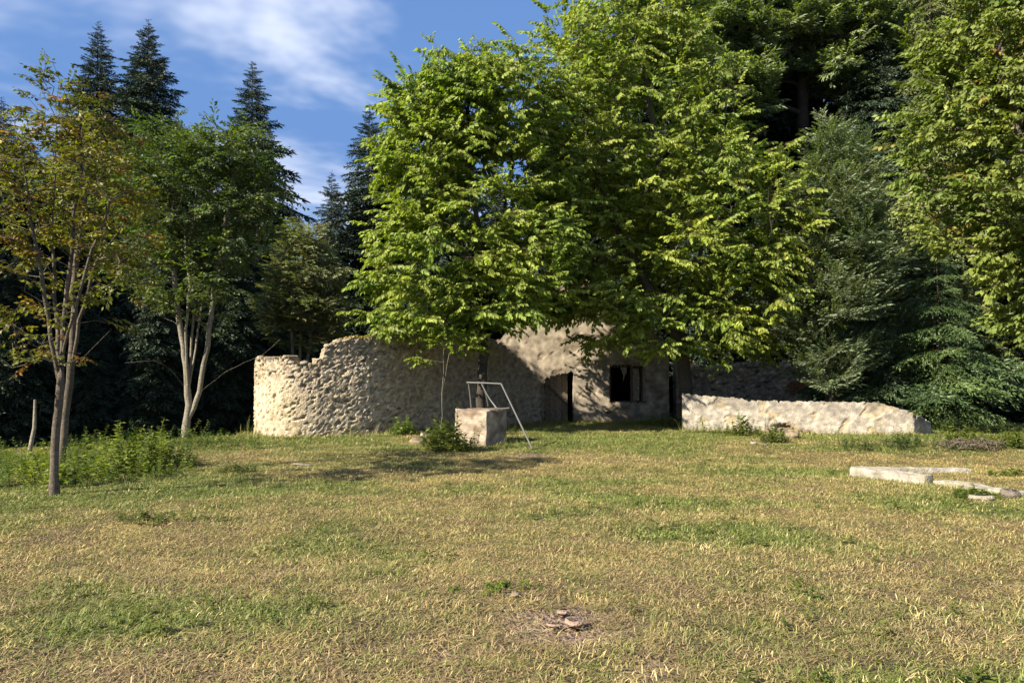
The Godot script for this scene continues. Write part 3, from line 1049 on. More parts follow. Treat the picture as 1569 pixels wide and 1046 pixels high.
func build_back_wall() -> void:
	rng.seed = 25
	var z0 := -26.2
	var root := thing("back_rubble_wall", "broken rubble wall in tree shade behind the low concrete wall", "wall", Vector3(0, 0, z0))
	var inside := func(s: float, y: float) -> bool:
		if s > 4.75 and s < 5.45 and y > 0.55 and y < 1.15: return false
		var t := 1.95 - 0.2 * absf(sin(s * 0.9)) + 0.35 * n_low.get_noise_1d(s * 3.0) + 0.12 * n_fine.get_noise_1d(s * 7.0)
		t -= 0.9 * smoothstep(5.8, 7.2, s)
		return y < t
	var lift := func(s: float, y: float) -> float:
		var c := n_cell.get_noise_2d(s * 4.0 + 70.0, y * 6.0)
		return 0.05 * smoothstep(-1.0, -0.6, c) + 0.05 * n_low.get_noise_2d(s * 2.0 + 80.0, y * 2.0)
	var place := func(s: float, y: float, out: float) -> Vector3: return Vector3(5.75 + s, y, out)
	var color := func(s: float, y: float) -> Color:
		var q := 1.0 + 0.4 * n_mid.get_noise_2d(s * 2.0, y * 2.0 + 50.0)
		return Color(0.56 * q, 0.47 * q, 0.36 * q)
	part("wall_body", masonry(0.0, 7.2, 2.5, 0.05, 0.45, inside, lift, place, color), M.rubble, root)
	var bc := func(p: Vector3) -> Color: return lin(0.42, 0.2, 0.1)
	var bm := rough_box(Vector3(0.24, 0.075, 0.12), Vector3i(2, 1, 1), 0.01, 3.0, 2.0, bc)
	for k in 12:
		var o := part("brick", bm, M.stone, root)
		o.position = Vector3(5.75 + 4.0 + (k % 3) * 0.26 + 0.13 * ((k / 3) % 2), 0.95 + (k / 3) * 0.09, 0.03 + rr(-0.01, 0.03))
		o.rotation.z = rr(-0.04, 0.04)
	var shapes := []
	for k in 6: shapes.append(stone_mesh(500 + k, [lin(0.3, 0.25, 0.18), lin(0.22, 0.18, 0.14), lin(0.36, 0.28, 0.2)][k % 3]))
	for k in 90:
		var s := rr(0.1, 7.0)
		var y := rr(0.7, 2.0)
		if not inside.call(s, y) or not inside.call(s, y - 0.1): continue
		var o := part("stone", shapes[k % 6], M.stone, root)
		o.position = Vector3(5.75 + s, y, -0.02)
		o.basis = Basis.from_euler(Vector3(rr(-0.2, 0.2), rr(-0.3, 0.3), rr(-0.3, 0.3))) * Basis.from_scale(Vector3(rr(0.16, 0.32), rr(0.1, 0.16), 0.16))

# --- the wood behind
func on_ground(px: float, d: float) -> Vector3:
	var p := at(px, 570, d)
	p.y = gh(p.x, p.z) - 0.05
	return p

var used_labels := {}
func wood_label(px: float, d: float, size: float) -> String:
	var where := "beyond the left edge of the frame"
	for q in [[-50, "at the very left edge"], [60, "behind the dead stick"], [120, "behind the rusty near tree"], [200, "between the rusty tree and the forked one"], [290, "behind the pale forked trunks"], [350, "right of the pale forked trunks"], [405, "behind the bare limb left of the wall"], [500, "behind the thin stemmed olive tree"], [640, "behind the crest of the curved wall"], [720, "behind the left half of the first green crown"], [800, "behind the middle of the first green crown"], [880, "behind the gap of the two green crowns"], [1000, "behind the house gable"], [1100, "behind the largest crown"], [1220, "behind the right side of the largest crown"], [1300, "behind the grey green slender tree"], [1360, "behind the two firs"], [1460, "behind the layered fir"], [1530, "behind the yellow green tree at right"], [1570, "at the far right edge"]]:
		if px >= q[0]: where = q[1]
	var s := "%s dark spruce %s" % ["low" if size < 0.5 else ("middling" if size < 0.85 else "tall"), where]
	for more in ["", ", farther back", ", in the nearest row", ", partly hidden by its neighbour", ", deepest in the shade", ", outermost", ", last of its row"]:
		if not used_labels.has(s + more):
			used_labels[s + more] = true
			return s + more
	return s

func build_forest() -> void:
	var dk := lin(0.028, 0.046, 0.027)
	var dk2 := lin(0.052, 0.078, 0.042)
	var b := on_ground(138, 38)
	var s1 := spruce("spruce_tree", "narrow dark spruce, left of the two tallest tips at far left", b, at(138, 33, 38).y - b.y, 0.34, 3.0, 0.8, 601, dk, dk2)
	b = on_ground(216, 37)
	var s2 := spruce("spruce_tree", "dense dark spruce, right of the two tallest tips at far left", b, at(216, 32, 37).y - b.y, 0.42, 3.4, 0.6, 602, dk, dk2)
	b = on_ground(380, 35)
	var s3 := spruce("spruce_tree", "dark spruce rising alone behind the pale forked tree", b, at(380, 93, 35).y - b.y, 0.38, 3.0, 0.5, 603, dk, dk2)
	b = on_ground(562, 35)
	var s4 := spruce("spruce_tree", "tall dark spruce just left of the bright green broadleaf crown", b, at(562, 158, 35).y - b.y, 0.36, 3.2, 0.4, 604, dk, lin(0.045, 0.07, 0.035))
	again(s4, "spruce_tree", "shorter spruce with blunt top beside the sky gap", on_ground(505, 33), 2.0, 0.78)
	var grp := "spruces of the dark forest edge"
	# the left edge of the wood, in shade
	var k := 0
	for e in [[-10, 36, 0.78, 0], [40, 31, 0.62, 1], [95, 34, 0.72, 2], [180, 30, 0.52, 0], [255, 32, 0.55, 1], [310, 34, 0.72, 2], [350, 29, 0.42, 1], [425, 31, 0.4, 0], [475, 40, 0.38, 3], [20, 24, 0.4, 2], [140, 26, 0.36, 3], [235, 26, 0.36, 0]]:
		again([s1, s2, s3, s4][e[3]], "spruce_tree", wood_label(e[0], e[1], e[2]), on_ground(e[0], e[1]), k * 1.3, e[2], grp)
		k += 1
	# behind the house and to the right, taller
	for e in [[610, 36, 0.75, 0], [680, 34, 0.72, 1], [760, 38, 0.7, 2], [840, 35, 0.9, 3], [905, 37, 0.95, 1], [980, 34, 1.0, 0], [1060, 38, 1.15, 2], [1120, 40, 1.25, 0], [1190, 36, 1.15, 1], [1310, 37, 0.75, 0], [1370, 35, 1.3, 1], [1440, 37, 1.3, 2], [1510, 34, 1.3, 3], [1580, 33, 1.3, 0], [1340, 29, 0.75, 1], [1180, 30, 0.6, 3], [1090, 30, 0.62, 2], [1480, 27, 0.7, 1], [1560, 24, 0.6, 0], [960, 31, 0.62, 3], [870, 31, 0.5, 2], [650, 30, 0.4, 3], [1400, 25.5, 0.3, 2], [1270, 29, 0.45, 2]]:
		again([s1, s2, s3, s4][e[3]], "spruce_tree", wood_label(e[0], e[1], e[2]), on_ground(e[0], e[1]), k * 1.3, e[2], grp)
		k += 1
	# the wood goes on to the left of the frame and shades its edge
	for e in [[-18, -19, 0.8, 0], [-21, -15, 0.85, 1], [-24, -21, 1.0, 2], [-26, -11, 0.8, 3], [-22.5, -25, 0.9, 1], [-27, -28, 1.0, 0], [-30, -17, 0.95, 2]]:
		var p := Vector3(e[0], gh(e[0], e[1]), e[1])
		again([s1, s2, s3, s4][e[3]], "spruce_tree", wood_label(-200 + k, -e[1], e[2]), p, k * 1.3, e[2], grp)
		k += 1
	b = on_ground(1440, 23.5)
	spruce("spruce_tree", "tall spruce with drooping yellow green boughs at upper right", b, 17.0, 0.2, 2.6, 3.0, 611, lin(0.09, 0.125, 0.045), lin(0.17, 0.19, 0.06), "", 0, 0.8, -0.25)
	b = on_ground(1440, 20.8)
	spruce("fir_tree", "blue green fir with layered boughs right of the low concrete wall", b, at(1440, 330, 20.8).y - b.y, 0.5, 2.3, 0.5, 612, lin(0.05, 0.088, 0.03), lin(0.10, 0.15, 0.045), "", 1, 0.8, 0.22)
	b = on_ground(1328, 21.6)
	spruce("fir_tree", "smaller dark fir behind the sloping end of the concrete wall", b, at(1328, 340, 21.6).y - b.y, 0.4, 1.9, 0.4, 613, lin(0.04, 0.068, 0.032), lin(0.075, 0.115, 0.048), "", 1, 0.9, 0.05)

func build_trees() -> void:
	var b := gp(738, 652)
	b = Vector3(-0.82, gh(-0.82, -19.5), -19.5)
	var green := [lin(0.12, 0.205, 0.022), lin(0.20, 0.27, 0.03)]
	tree("broadleaf_tree", "bright green multi stemmed tree growing behind the stone block", {
		"base": b, "seed": 901, "n": 960, "per": 5, "stem_r": 0.13, "kinds": sprigs.elm, "mat": M.leaves, "bark": M.bark_mid,
		"colors": [lin(0.19, 0.275, 0.05), lin(0.32, 0.375, 0.07)], "low": 2.5, "shell": 0.45, "gap": -0.12,
		"stems": [path(b, 19.5, [[737, 652], [738, 600], [742, 540], [742, 480], [745, 400, -0.3], [725, 300, -0.4], [716, 200, -0.3], [720, 110]]), path(b, 19.5, [[742, 520], [730, 450, -0.5], [700, 350, -0.8], [665, 250, -0.6], [650, 180]]), path(b, 19.5, [[743, 500], [765, 400, 0.4], [775, 300, 0.5], [800, 180, 0.3], [805, 110]]), path(b, 19.5, [[740, 540], [710, 470, 0.6], [680, 430, 1.0], [620, 380, 1.0]])],
		"blobs": [blob(b, 715, 290, 19.0, 140, 220, 1.5), blob(b, 640, 420, 18.8, 95, 110, 1.3), blob(b, 765, 160, 19.4, 105, 100, 1.8), blob(b, 815, 380, 18.7, 75, 100, 0.9), blob(b, 750, 490, 18.8, 70, 26, 0.8), blob(b, 690, 150, 19.4, 80, 80, 1.5), blob(b, 645, 230, 19.1, 70, 110, 1.2), blob(b, 790, 462, 21.4, 75, 32, 0.6)]})
	b = Vector3(5.35, gh(5.35, -22.6), -22.6)
	tree("broadleaf_tree", "largest bright green tree, its low boughs hanging over the house gable", {
		"base": b, "seed": 902, "n": 1500, "per": 5, "stem_r": 0.2, "kinds": sprigs.elm, "mat": M.leaves, "bark": M.bark, "size": 1.05,
		"colors": [lin(0.195, 0.27, 0.05), lin(0.33, 0.375, 0.07)], "low": 1.7, "shell": 0.45, "gap": -0.15,
		"stems": [path(b, 22.6, [[1055, 650], [1048, 560], [1040, 470], [1030, 380], [1010, 250], [985, 100], [970, 20]]), path(b, 22.6, [[1042, 500], [1075, 380, -0.5], [1100, 250, -0.7], [1120, 120]]), path(b, 22.6, [[1045, 530], [1000, 450, -1.0], [950, 360, -1.4], [905, 240, -1.2], [880, 120]]), path(b, 22.6, [[1050, 540], [1110, 470, -0.8], [1170, 400, -1.0], [1210, 330]])],
		"blobs": [blob(b, 990, 190, 22.0, 150, 200, 2.8), blob(b, 1085, 330, 21.6, 175, 160, 2.8), blob(b, 950, 420, 20.8, 105, 90, 1.6), blob(b, 1160, 440, 21.4, 105, 110, 2.0), blob(b, 890, 190, 20.9, 80, 180, 1.8), blob(b, 880, 340, 20.6, 60, 110, 1.2), blob(b, 862, 250, 19.9, 50, 160, 1.0), blob(b, 940, 50, 22.4, 110, 75, 2.4), blob(b, 1030, 500, 20.9, 140, 48, 1.6), blob(b, 925, 465, 21.2, 80, 45, 0.9), blob(b, 865, 415, 21.6, 60, 70, 0.8), blob(b, 850, 470, 22.4, 70, 28, 0.5), blob(b, 1000, 30, 22.6, 80, 80, 2.2)]})
	# right edge
	b = Vector3(10.2, gh(10.2, -13.0), -13.0)
	tree("broadleaf_tree", "broad yellow green tree filling the right edge with rounded leaves", {
		"base": b, "seed": 903, "n": 1000, "per": 6, "stem_r": 0.16, "kinds": sprigs.round, "mat": M.leaves_dull, "bark": M.bark, "size": 0.92,
		"colors": [lin(0.13, 0.19, 0.04), lin(0.235, 0.275, 0.06), lin(0.3, 0.22, 0.05)], "rare": 0.03, "low": 1.4,
		"stems": [path(b, 13.0, [[1680, 720], [1675, 500], [1660, 300], [1640, 100], [1630, -80]]), path(b, 13.0, [[1675, 560], [1620, 380, -0.3], [1560, 200, -0.4], [1530, 40]])],
		"blobs": [blob(b, 1545, 225, 13.0, 150, 205, 1.6), blob(b, 1560, 40, 13.0, 140, 150, 1.6), blob(b, 1690, 330, 13.0, 110, 260, 1.8), blob(b, 1605, 430, 13.0, 60, 100, 1.0)]})
	# left edge
	b = gp(82, 762)
	tree("broadleaf_tree", "slender young tree with rusty olive leaves on the near left", {
		"base": b, "seed": 904, "n": 370, "per": 3, "bare": 0.6, "stem_r": 0.05, "kinds": sprigs.rowan, "mat": M.leaves_dull, "bark": M.bark, "tip_min": 0.003, "puff": 0.1, "arch": 0.05,
		"colors": [lin(0.11, 0.125, 0.03), lin(0.24, 0.235, 0.05), lin(0.28, 0.15, 0.045)], "rare": 0.2, "low": 1.15, "shell": 0.25, "gap": -0.1,
		"stems": [path(b, -b.z, [[82, 762], [84, 690], [88, 620], [93, 560], [98, 470, 0.1], [108, 380, 0.1], [122, 260, 0.2], [128, 160, 0.2]]), path(b, -b.z, [[90, 590], [76, 520, -0.1], [62, 420, -0.2], [40, 300, -0.3], [25, 190, -0.3]]), path(b, -b.z, [[93, 555], [112, 480, -0.2], [140, 380, -0.3], [180, 280, -0.4]]), path(b, -b.z, [[92, 570], [85, 480, 0.3], [78, 350, 0.4], [85, 230, 0.4], [88, 130, 0.4]])],
		"blobs": [blob(b, 90, 300, -b.z, 150, 170, 1.3), blob(b, 20, 330, -b.z, 120, 140, 1.1), blob(b, 95, 160, -b.z, 75, 70, 0.7), blob(b, 70, 500, -b.z, 120, 80, 0.9), blob(b, 170, 260, -b.z, 55, 90, 0.7)]})
	b = on_ground(93, 11.6)
	tree("broadleaf_tree", "thin olive leaved tree standing close behind the rusty one", {
		"base": b, "seed": 905, "n": 240, "per": 2, "bare": 0.6, "stem_r": 0.056, "kinds": sprigs.rowan, "mat": M.leaves_dull, "bark": M.bark, "tip_min": 0.003, "puff": 0.12, "arch": 0.05, "size": 1.1,
		"colors": [lin(0.11, 0.14, 0.03), lin(0.22, 0.24, 0.05), lin(0.26, 0.15, 0.045)], "rare": 0.1, "low": 1.3, "shell": 0.2, "gap": -0.1,
		"stems": [path(b, 11.6, [[93, 712], [99, 640], [107, 585], [112, 500], [116, 400], [130, 300], [140, 220]]), path(b, 11.6, [[107, 570], [122, 490, -0.2], [150, 400, -0.3], [200, 330, -0.3]])],
		"blobs": [blob(b, 150, 330, 11.6, 100, 140, 1.2), blob(b, 110, 240, 11.6, 100, 100, 1.2), blob(b, 190, 420, 11.6, 60, 70, 0.9)]})
	b = on_ground(284, 19.0)
	tree("broadleaf_tree", "forked tree with pale twisted trunks left of the ruin wall", {
		"base": b, "seed": 906, "n": 950, "per": 5, "bare": 0.55, "stem_r": 0.105, "kinds": sprigs.ash, "mat": M.leaves_dull, "bark": M.bark_pale, "low": 1.7, "shell": 0.2, "gap": -0.1,
		"colors": [lin(0.08, 0.13, 0.052), lin(0.17, 0.225, 0.075)],
		"stems": [path(b, 19.0, [[284, 672], [288, 620], [285, 560], [276, 500], [268, 440], [262, 360], [255, 270]]), path(b, 19.0, [[287, 610], [292, 540, 0.2], [296, 470, 0.2], [292, 400, 0.3], [300, 300, 0.3]]), path(b, 19.0, [[285, 650], [305, 600], [318, 530], [326, 460], [340, 380], [352, 290], [360, 230]]), path(b, 19.0, [[306, 602], [340, 572, -0.3], [375, 555, -0.5], [400, 545, -0.5], [430, 520, -0.5]]), path(b, 19.0, [[288, 600], [283, 520, -0.3], [290, 440, -0.4], [280, 350, -0.4]]), path(b, 19.0, [[290, 590], [300, 520, 0.5], [312, 450, 0.7], [310, 360, 0.8]]), path(b, 19.0, [[280, 590], [262, 566, -0.3], [235, 552, -0.6], [190, 556, -0.8]])],
		"blobs": [blob(b, 300, 300, 19.0, 130, 110, 2.0), blob(b, 240, 260, 19.0, 90, 80, 1.6), blob(b, 350, 240, 19.0, 65, 60, 1.3), blob(b, 400, 310, 19.0, 45, 60, 0.9), blob(b, 240, 400, 19.0, 90, 60, 1.3), blob(b, 340, 380, 18.8, 60, 50, 1.0), blob(b, 290, 450, 18.8, 80, 60, 1.0)]})
	b = on_ground(460, 26.0)
	tree("broadleaf_tree", "small thin stemmed olive tree behind the left end of the ruin wall", {
		"base": b, "seed": 907, "n": 420, "per": 7, "stem_r": 0.09, "kinds": sprigs.willow, "mat": M.leaves_dull, "bark": M.bark_pale, "low": 1.4, "shell": 0.2,
		"colors": [lin(0.15, 0.195, 0.09), lin(0.27, 0.295, 0.14), lin(0.3, 0.22, 0.1)], "rare": 0.1,
		"stems": [path(b, 26.0, [[458, 650], [460, 540], [462, 440], [468, 350]]), path(b, 26.0, [[452, 650], [448, 520], [440, 440], [430, 390]]), path(b, 26.0, [[468, 650], [472, 540], [485, 430], [495, 380]])],
		"blobs": [blob(b, 460, 440, 26.0, 55, 95, 1.4), blob(b, 470, 375, 26.0, 35, 45, 0.9), blob(b, 495, 460, 26.0, 40, 80, 1.0), blob(b, 430, 470, 26.0, 35, 60, 1.0)]})
	# behind, right of centre
	b = on_ground(1275, 20.7)
	tree("broadleaf_tree", "grey green slender tree with feathery top right of the largest tree", {
		"base": b, "seed": 908, "n": 760, "per": 8, "stem_r": 0.06, "kinds": sprigs.willow, "mat": M.leaves_dull, "bark": M.bark_mid, "low": 0.9, "shell": 0.25, "tilt_lo": -0.1, "tilt_hi": 1.0,
		"colors": [lin(0.13, 0.19, 0.11), lin(0.24, 0.29, 0.18)],
		"stems": [path(b, 20.7, [[1275, 650], [1272, 520], [1275, 400], [1268, 280], [1270, 190]]), path(b, 20.7, [[1273, 500], [1300, 400], [1315, 300], [1320, 230]]), path(b, 20.7, [[1273, 520], [1240, 420], [1225, 330]])],
		"blobs": [blob(b, 1270, 340, 20.7, 70, 110, 1.6), blob(b, 1270, 230, 20.7, 28, 50, 0.8), blob(b, 1318, 290, 20.7, 35, 70, 1.0), blob(b, 1265, 460, 20.7, 85, 100, 1.6), blob(b, 1275, 560, 20.7, 60, 40, 1.0), blob(b, 1330, 400, 20.7, 45, 70, 1.0)]})
	b = on_ground(1231, 30.0)
	var pine := {
		"base": b, "seed": 909, "n": 1300, "per": 14, "stem_r": 0.24, "kinds": sprigs.pine, "mat": M.leaves_dull, "bark": M.bark_dark, "low": 8.0, "shell": 0.3, "size": 1.6, "puff": 0.3, "tilt_lo": -0.2, "tilt_hi": 0.6,
		"colors": [lin(0.17, 0.23, 0.13), lin(0.29, 0.35, 0.2)],
		"stems": [path(b, 30.0, [[1231, 640], [1231, 400], [1231, 200], [1228, 60], [1225, -120]])],
		"blobs": [blob(b, 1150, 60, 30.0, 95, 80, 2.6), blob(b, 1285, 30, 30.0, 90, 80, 2.6), blob(b, 1200, -70, 30.0, 150, 90, 3.0), blob(b, 1110, 140, 29.0, 80, 70, 2.0), blob(b, 1090, 50, 29.0, 70, 70, 2.0), blob(b, 1280, 115, 29.5, 45, 25, 1.2)]}
	tree("pine_tree", "tall pine with bare dark trunk rising above the grey green slender tree", pine)
	b = on_ground(1345, 32.0)
	pine.base = b; pine.seed = 910; pine.n = 600
	pine.stems = [path(b, 32.0, [[1345, 640], [1345, 400], [1342, 200], [1348, 60], [1350, -120]])]
	pine.blobs = [blob(b, 1360, 20, 32.0, 60, 70, 2.0), blob(b, 1330, -60, 32.0, 100, 80, 2.5), blob(b, 1390, 120, 32.0, 50, 50, 1.6)]
	tree("pine_tree", "second tall dark pine between the slim pine trunk and the right edge", pine)
	# sapling before the ruin wall
	b = gp(676, 672)
	tree("sapling", "thin sapling with yellow green leaves before the ruin wall", {
		"base": b, "seed": 911, "n": 34, "per": 3, "stem_r": 0.012, "kinds": sprigs.round, "mat": M.leaves, "bark": M.bark_pale, "low": 1.3, "shell": 0.1, "size": 0.85, "puff": 0.06,
		"colors": [lin(0.16, 0.22, 0.025), lin(0.24, 0.29, 0.04)],
		"stems": [path(b, -b.z, [[676, 672], [677, 620], [679, 570], [682, 510]]), path(b, -b.z, [[677, 610], [684, 560], [692, 525]])],
		"blobs": [blob(b, 680, 520, -b.z, 22, 22, 0.25), blob(b, 655, 545, -b.z - 0.2, 18, 8, 0.15), blob(b, 712, 530, -b.z, 25, 16, 0.3)]})
	# shade tree outside the left edge
	b = Vector3(-13.5, 0, -2.6)

# --- block and pipe frame
func build_block_and_pipes() -> void:
	rng.seed = 61
	var corner := gp(745, 682)
	var a := deg_to_rad(31.0)
	var w := 0.86
	var h := 0.82
	var u := Vector3(cos(a), 0, sin(a))         # along the lit face, to the right
	var v := Vector3(sin(a), 0, -cos(a))        # along the shaded face, away
	var mid := corner - u * w * 0.5 + v * w * 0.5
	var bc := func(q: Vector3) -> Color:
		var k := 1.0 + 0.35 * n_mid.get_noise_3d(q.x * 2.0, q.y * 2.0, q.z * 2.0)
		var c := lin(0.52, 0.42, 0.32).lerp(lin(0.27, 0.2, 0.145), smoothstep(0.05, 0.5, n_low.get_noise_3d(q.x * 4.0, q.y * 5.0, q.z * 4.0 + 7.0) + 0.5 * smoothstep(0.2, 0.42, q.y)))
		return Color(c.r * k, c.g * k, c.b * k)
	var o := part("concrete_block", rough_box(Vector3(w, h, w), Vector3i(26, 24, 26), 0.035, 2.2, 3.0, bc, 0.05), M.concrete)
	o.position = Vector3(mid.x, h * 0.5 - 0.06, mid.z)
	o.basis = Basis(u, Vector3.UP, u.cross(Vector3.UP))
	tag(o, "weathered square concrete block under the pipe frame", "block")
	var root := thing("pipe_frame", "bent grey steel pipe frame leaning over the concrete block", "frame")
	var pc := Color(1, 1, 1)
	var add := func(called: String, pts: Array, r: float) -> void:
		var cv := Curve3D.new()
		for k in pts.size():
			var t: Vector3 = (pts[mini(k + 1, pts.size() - 1)] - pts[maxi(k - 1, 0)]) / 6.0
			cv.add_point(pts[k], -t, t)
		var ps := []
		var rs := []
		for k in 13:
			ps.append(cv.sample_baked(cv.get_baked_length() * k / 12.0)); rs.append(r)
		var g := Geo.new()
		g.tube(ps, rs, 10, pc)
		part(called, g.mesh(), M.steel, root)
	var foot := gp(816, 690) + Vector3(0, 0.02, 0)
	var tr := at(768, 588, 17.0)
	var tl := at(715, 586, 17.2)
	add.call("long_leg", [tr, tr.lerp(foot, 0.5), foot], 0.021)
	add.call("top_rail", [tl, tl.lerp(tr, 0.5) + Vector3.UP * 0.005, tr], 0.02)
	add.call("back_post", [at(718, 588, 17.2), at(720, 604, 17.2), at(722, 624, 17.2)], 0.018)
	add.call("curved_pipe", [at(738, 588, 17.1), at(744, 600, 17.05), at(751, 612, 17.0), at(761, 625, 16.9)], 0.02)
	add.call("lower_rail", [at(757, 625, 16.85), at(768, 626, 16.6), at(781, 625, 16.35)], 0.02)
	add.call("brace", [at(740, 590, 17.15), at(745, 606, 17.15), at(748, 622, 17.2)], 0.018)

# --- fallen slabs, stones, sticks
func build_slabs() -> void:
	rng.seed = 71
	var bc := func(q: Vector3) -> Color:
		var k := 1.0 + 0.3 * n_mid.get_noise_3d(q.x * 3.0 + 8.0, q.y * 3.0, q.z * 3.0)
		var dirt := smoothstep(0.1, 0.6, n_mid.get_noise_3d(q.x * 1.2, q.y * 6.0, q.z * 3.0 + 20.0))
		return Color(0.5 * k, 0.45 * k, 0.38 * k).lerp(lin(0.2, 0.18, 0.12), dirt * 0.8)
	for e in [
			[Vector3(5.38, 0.04, -11.75), Vector3(6.0, 0.03, -10.75), 0.26, 0.17, "short pale concrete beam in front of the thin beam"],
			[Vector3(5.5, 0.0, -12.1), Vector3(7.35, -0.01, -12.0), 0.16, 0.14, "long thin concrete beam sunk in the grass, farthest of three"],
			[Vector3(6.12, 0.0, -10.75), Vector3(6.6, 0.0, -9.6), 0.22, 0.14, "pale concrete beam running toward the right edge, nearest of three"]]:
		var d: Vector3 = e[1] - e[0]
		var l := d.length()
		var o := part("concrete_beam", rough_box(Vector3(l, e[3], e[2]), Vector3i(20, 4, 5), 0.03, 2.0, l * 5.0, bc, 0.06), M.concrete)
		d = d.normalized()
		var side := d.cross(Vector3.UP).normalized()
		o.basis = Basis(d, side.cross(d).normalized(), side)
		o.position = (e[0] + e[1]) * 0.5
		tag(o, e[4], "concrete beam", "fallen concrete beams in the grass")
	var stone := [stone_mesh(801, lin(0.4, 0.35, 0.28)), stone_mesh(802, lin(0.33, 0.26, 0.18)), stone_mesh(803, lin(0.22, 0.19, 0.16)), stone_mesh(804, lin(0.4, 0.29, 0.22))]
	for e in [
			[465, 712, 0.34, 0.06, 0.2, 0, "flat white stone lying alone in the left meadow"],
			[638, 678, 0.34, 0.16, 0.26, 1, "brown stone beside the weeds left of the concrete block"],
			[652, 672, 0.26, 0.16, 0.2, 0, "pale stone behind the brown one near the block"],
			[1155, 683, 0.14, 0.1, 0.12, 0, "small pale stone below the low wall weeds"],
			[1172, 684, 0.14, 0.06, 0.12, 2, "small grey stone right of the pale one below the low wall"],
			[1213, 672, 0.36, 0.2, 0.25, 1, "rounded stone at the hole in the low wall foot"],
			[1548, 762, 0.26, 0.16, 0.22, 2, "dark broken stone at the end of the nearest beam"],
			[1505, 768, 0.3, 0.1, 0.14, 0, "flat grey rubble piece among leaves by the nearest beam"],
			[848, 958, 0.1, 0.03, 0.08, 3, "pinkish clod on the left of the bare patch"],
			[880, 957, 0.13, 0.06, 0.12, 3, "larger pinkish clod in the middle of the bare patch"],
			[862, 940, 0.09, 0.035, 0.07, 3, "pinkish clod at the back of the bare patch"],
			[790, 915, 0.07, 0.05, 0.06, 1, "brown clod under the low weed ahead"]]:
		var o := part("stone", stone[e[5]], M.stone)
		o.position = gp(e[0], e[1]) + Vector3.UP * e[3] * 0.25
		o.basis = Basis.from_euler(Vector3(rr(-0.15, 0.15), rr(-0.6, 0.6), rr(-0.15, 0.15))) * Basis.from_scale(Vector3(e[2], e[3], e[4]))
		tag(o, e[6], "stone")
	# grey dead stick at far left
	var g := Geo.new()
	var b := on_ground(45, 13.4)
	g.tube([b, at(49, 670, 13.4), at(52, 655, 13.4), at(53, 612, 13.4)], [0.04, 0.036, 0.032, 0.02], 7, lin(2.0, 2.0, 2.0))
	tag(part("dead_stick", g.mesh(), M.bark_pale), "grey dead stick standing upright at the far left", "stick")
	var g2 := Geo.new()
	g2.tube([at(53, 650, 13.3), at(62, 651, 12.2), at(75, 646, 10.8), at(84, 638, 10.0)], [0.022, 0.02, 0.018, 0.014], 6, Color(1, 1, 1))
	# heap of dead twigs by the right edge
	var hp := gp(1490, 690)
	var gt := Geo.new()
	for k in 160:
		var a := rr(0, TAU)
		var r := 0.55 * sqrt(rng.randf())
		var p := hp + Vector3(cos(a) * r * 1.2, 0.04 + rr(0, 0.25) * (1.0 - r), sin(a) * r * 0.7)
		var d := Vector3(rr(-1, 1), rr(-0.25, 0.4), rr(-0.6, 0.6)).normalized() * rr(0.15, 0.4)
		gt.tube([p - d * 0.5, p + Vector3.UP * 0.02, p + d * 0.5], [0.009, 0.008, 0.004], 4, Color(1.1, 1, 0.95), false)
	tag(part("twig_heap", gt.mesh(), M.bark), "heap of dead grey twigs in front of the fir", "twigs", "", "stuff")

# --- plants
func clump(called: String, label: String, centre: Vector3, rx: float, rz: float, count: int, meshes: Array, size0: float, size1: float, c0: Color, c1: Color, kind := "") -> void:
	var root := thing(called, label, "plant", centre)
	var xf := []
	var cl := []
	for m in meshes:
		var empty: Array[Transform3D] = []
		xf.append(empty); cl.append(PackedColorArray())
	for k in count:
		var a := rr(0, TAU)
		var r := sqrt(rng.randf())
		var x := cos(a) * r * rx
		var z := sin(a) * r * rz
		var w := rng.randi() % meshes.size()
		var s := rr(size0, size1) * (1.15 - 0.5 * r) * (1.0 + 0.9 * n_mid.get_noise_2d((centre.x + x) * 0.9, (centre.z + z) * 0.9))
		xf[w].append(Transform3D(Basis.from_euler(Vector3(rr(-0.25, 0.25), rr(0, TAU), rr(-0.25, 0.25))) * Basis.from_scale(Vector3.ONE * s), Vector3(x, gh(centre.x + x, centre.z + z) - centre.y, z)))
		var c := c0.lerp(c1, rng.randf())
		cl[w].append(c)
	for k in meshes.size():
		scatter("stems", meshes[k], M.leaves_dull, xf[k], cl[k], root)
	if kind: root.set_meta("kind", kind)

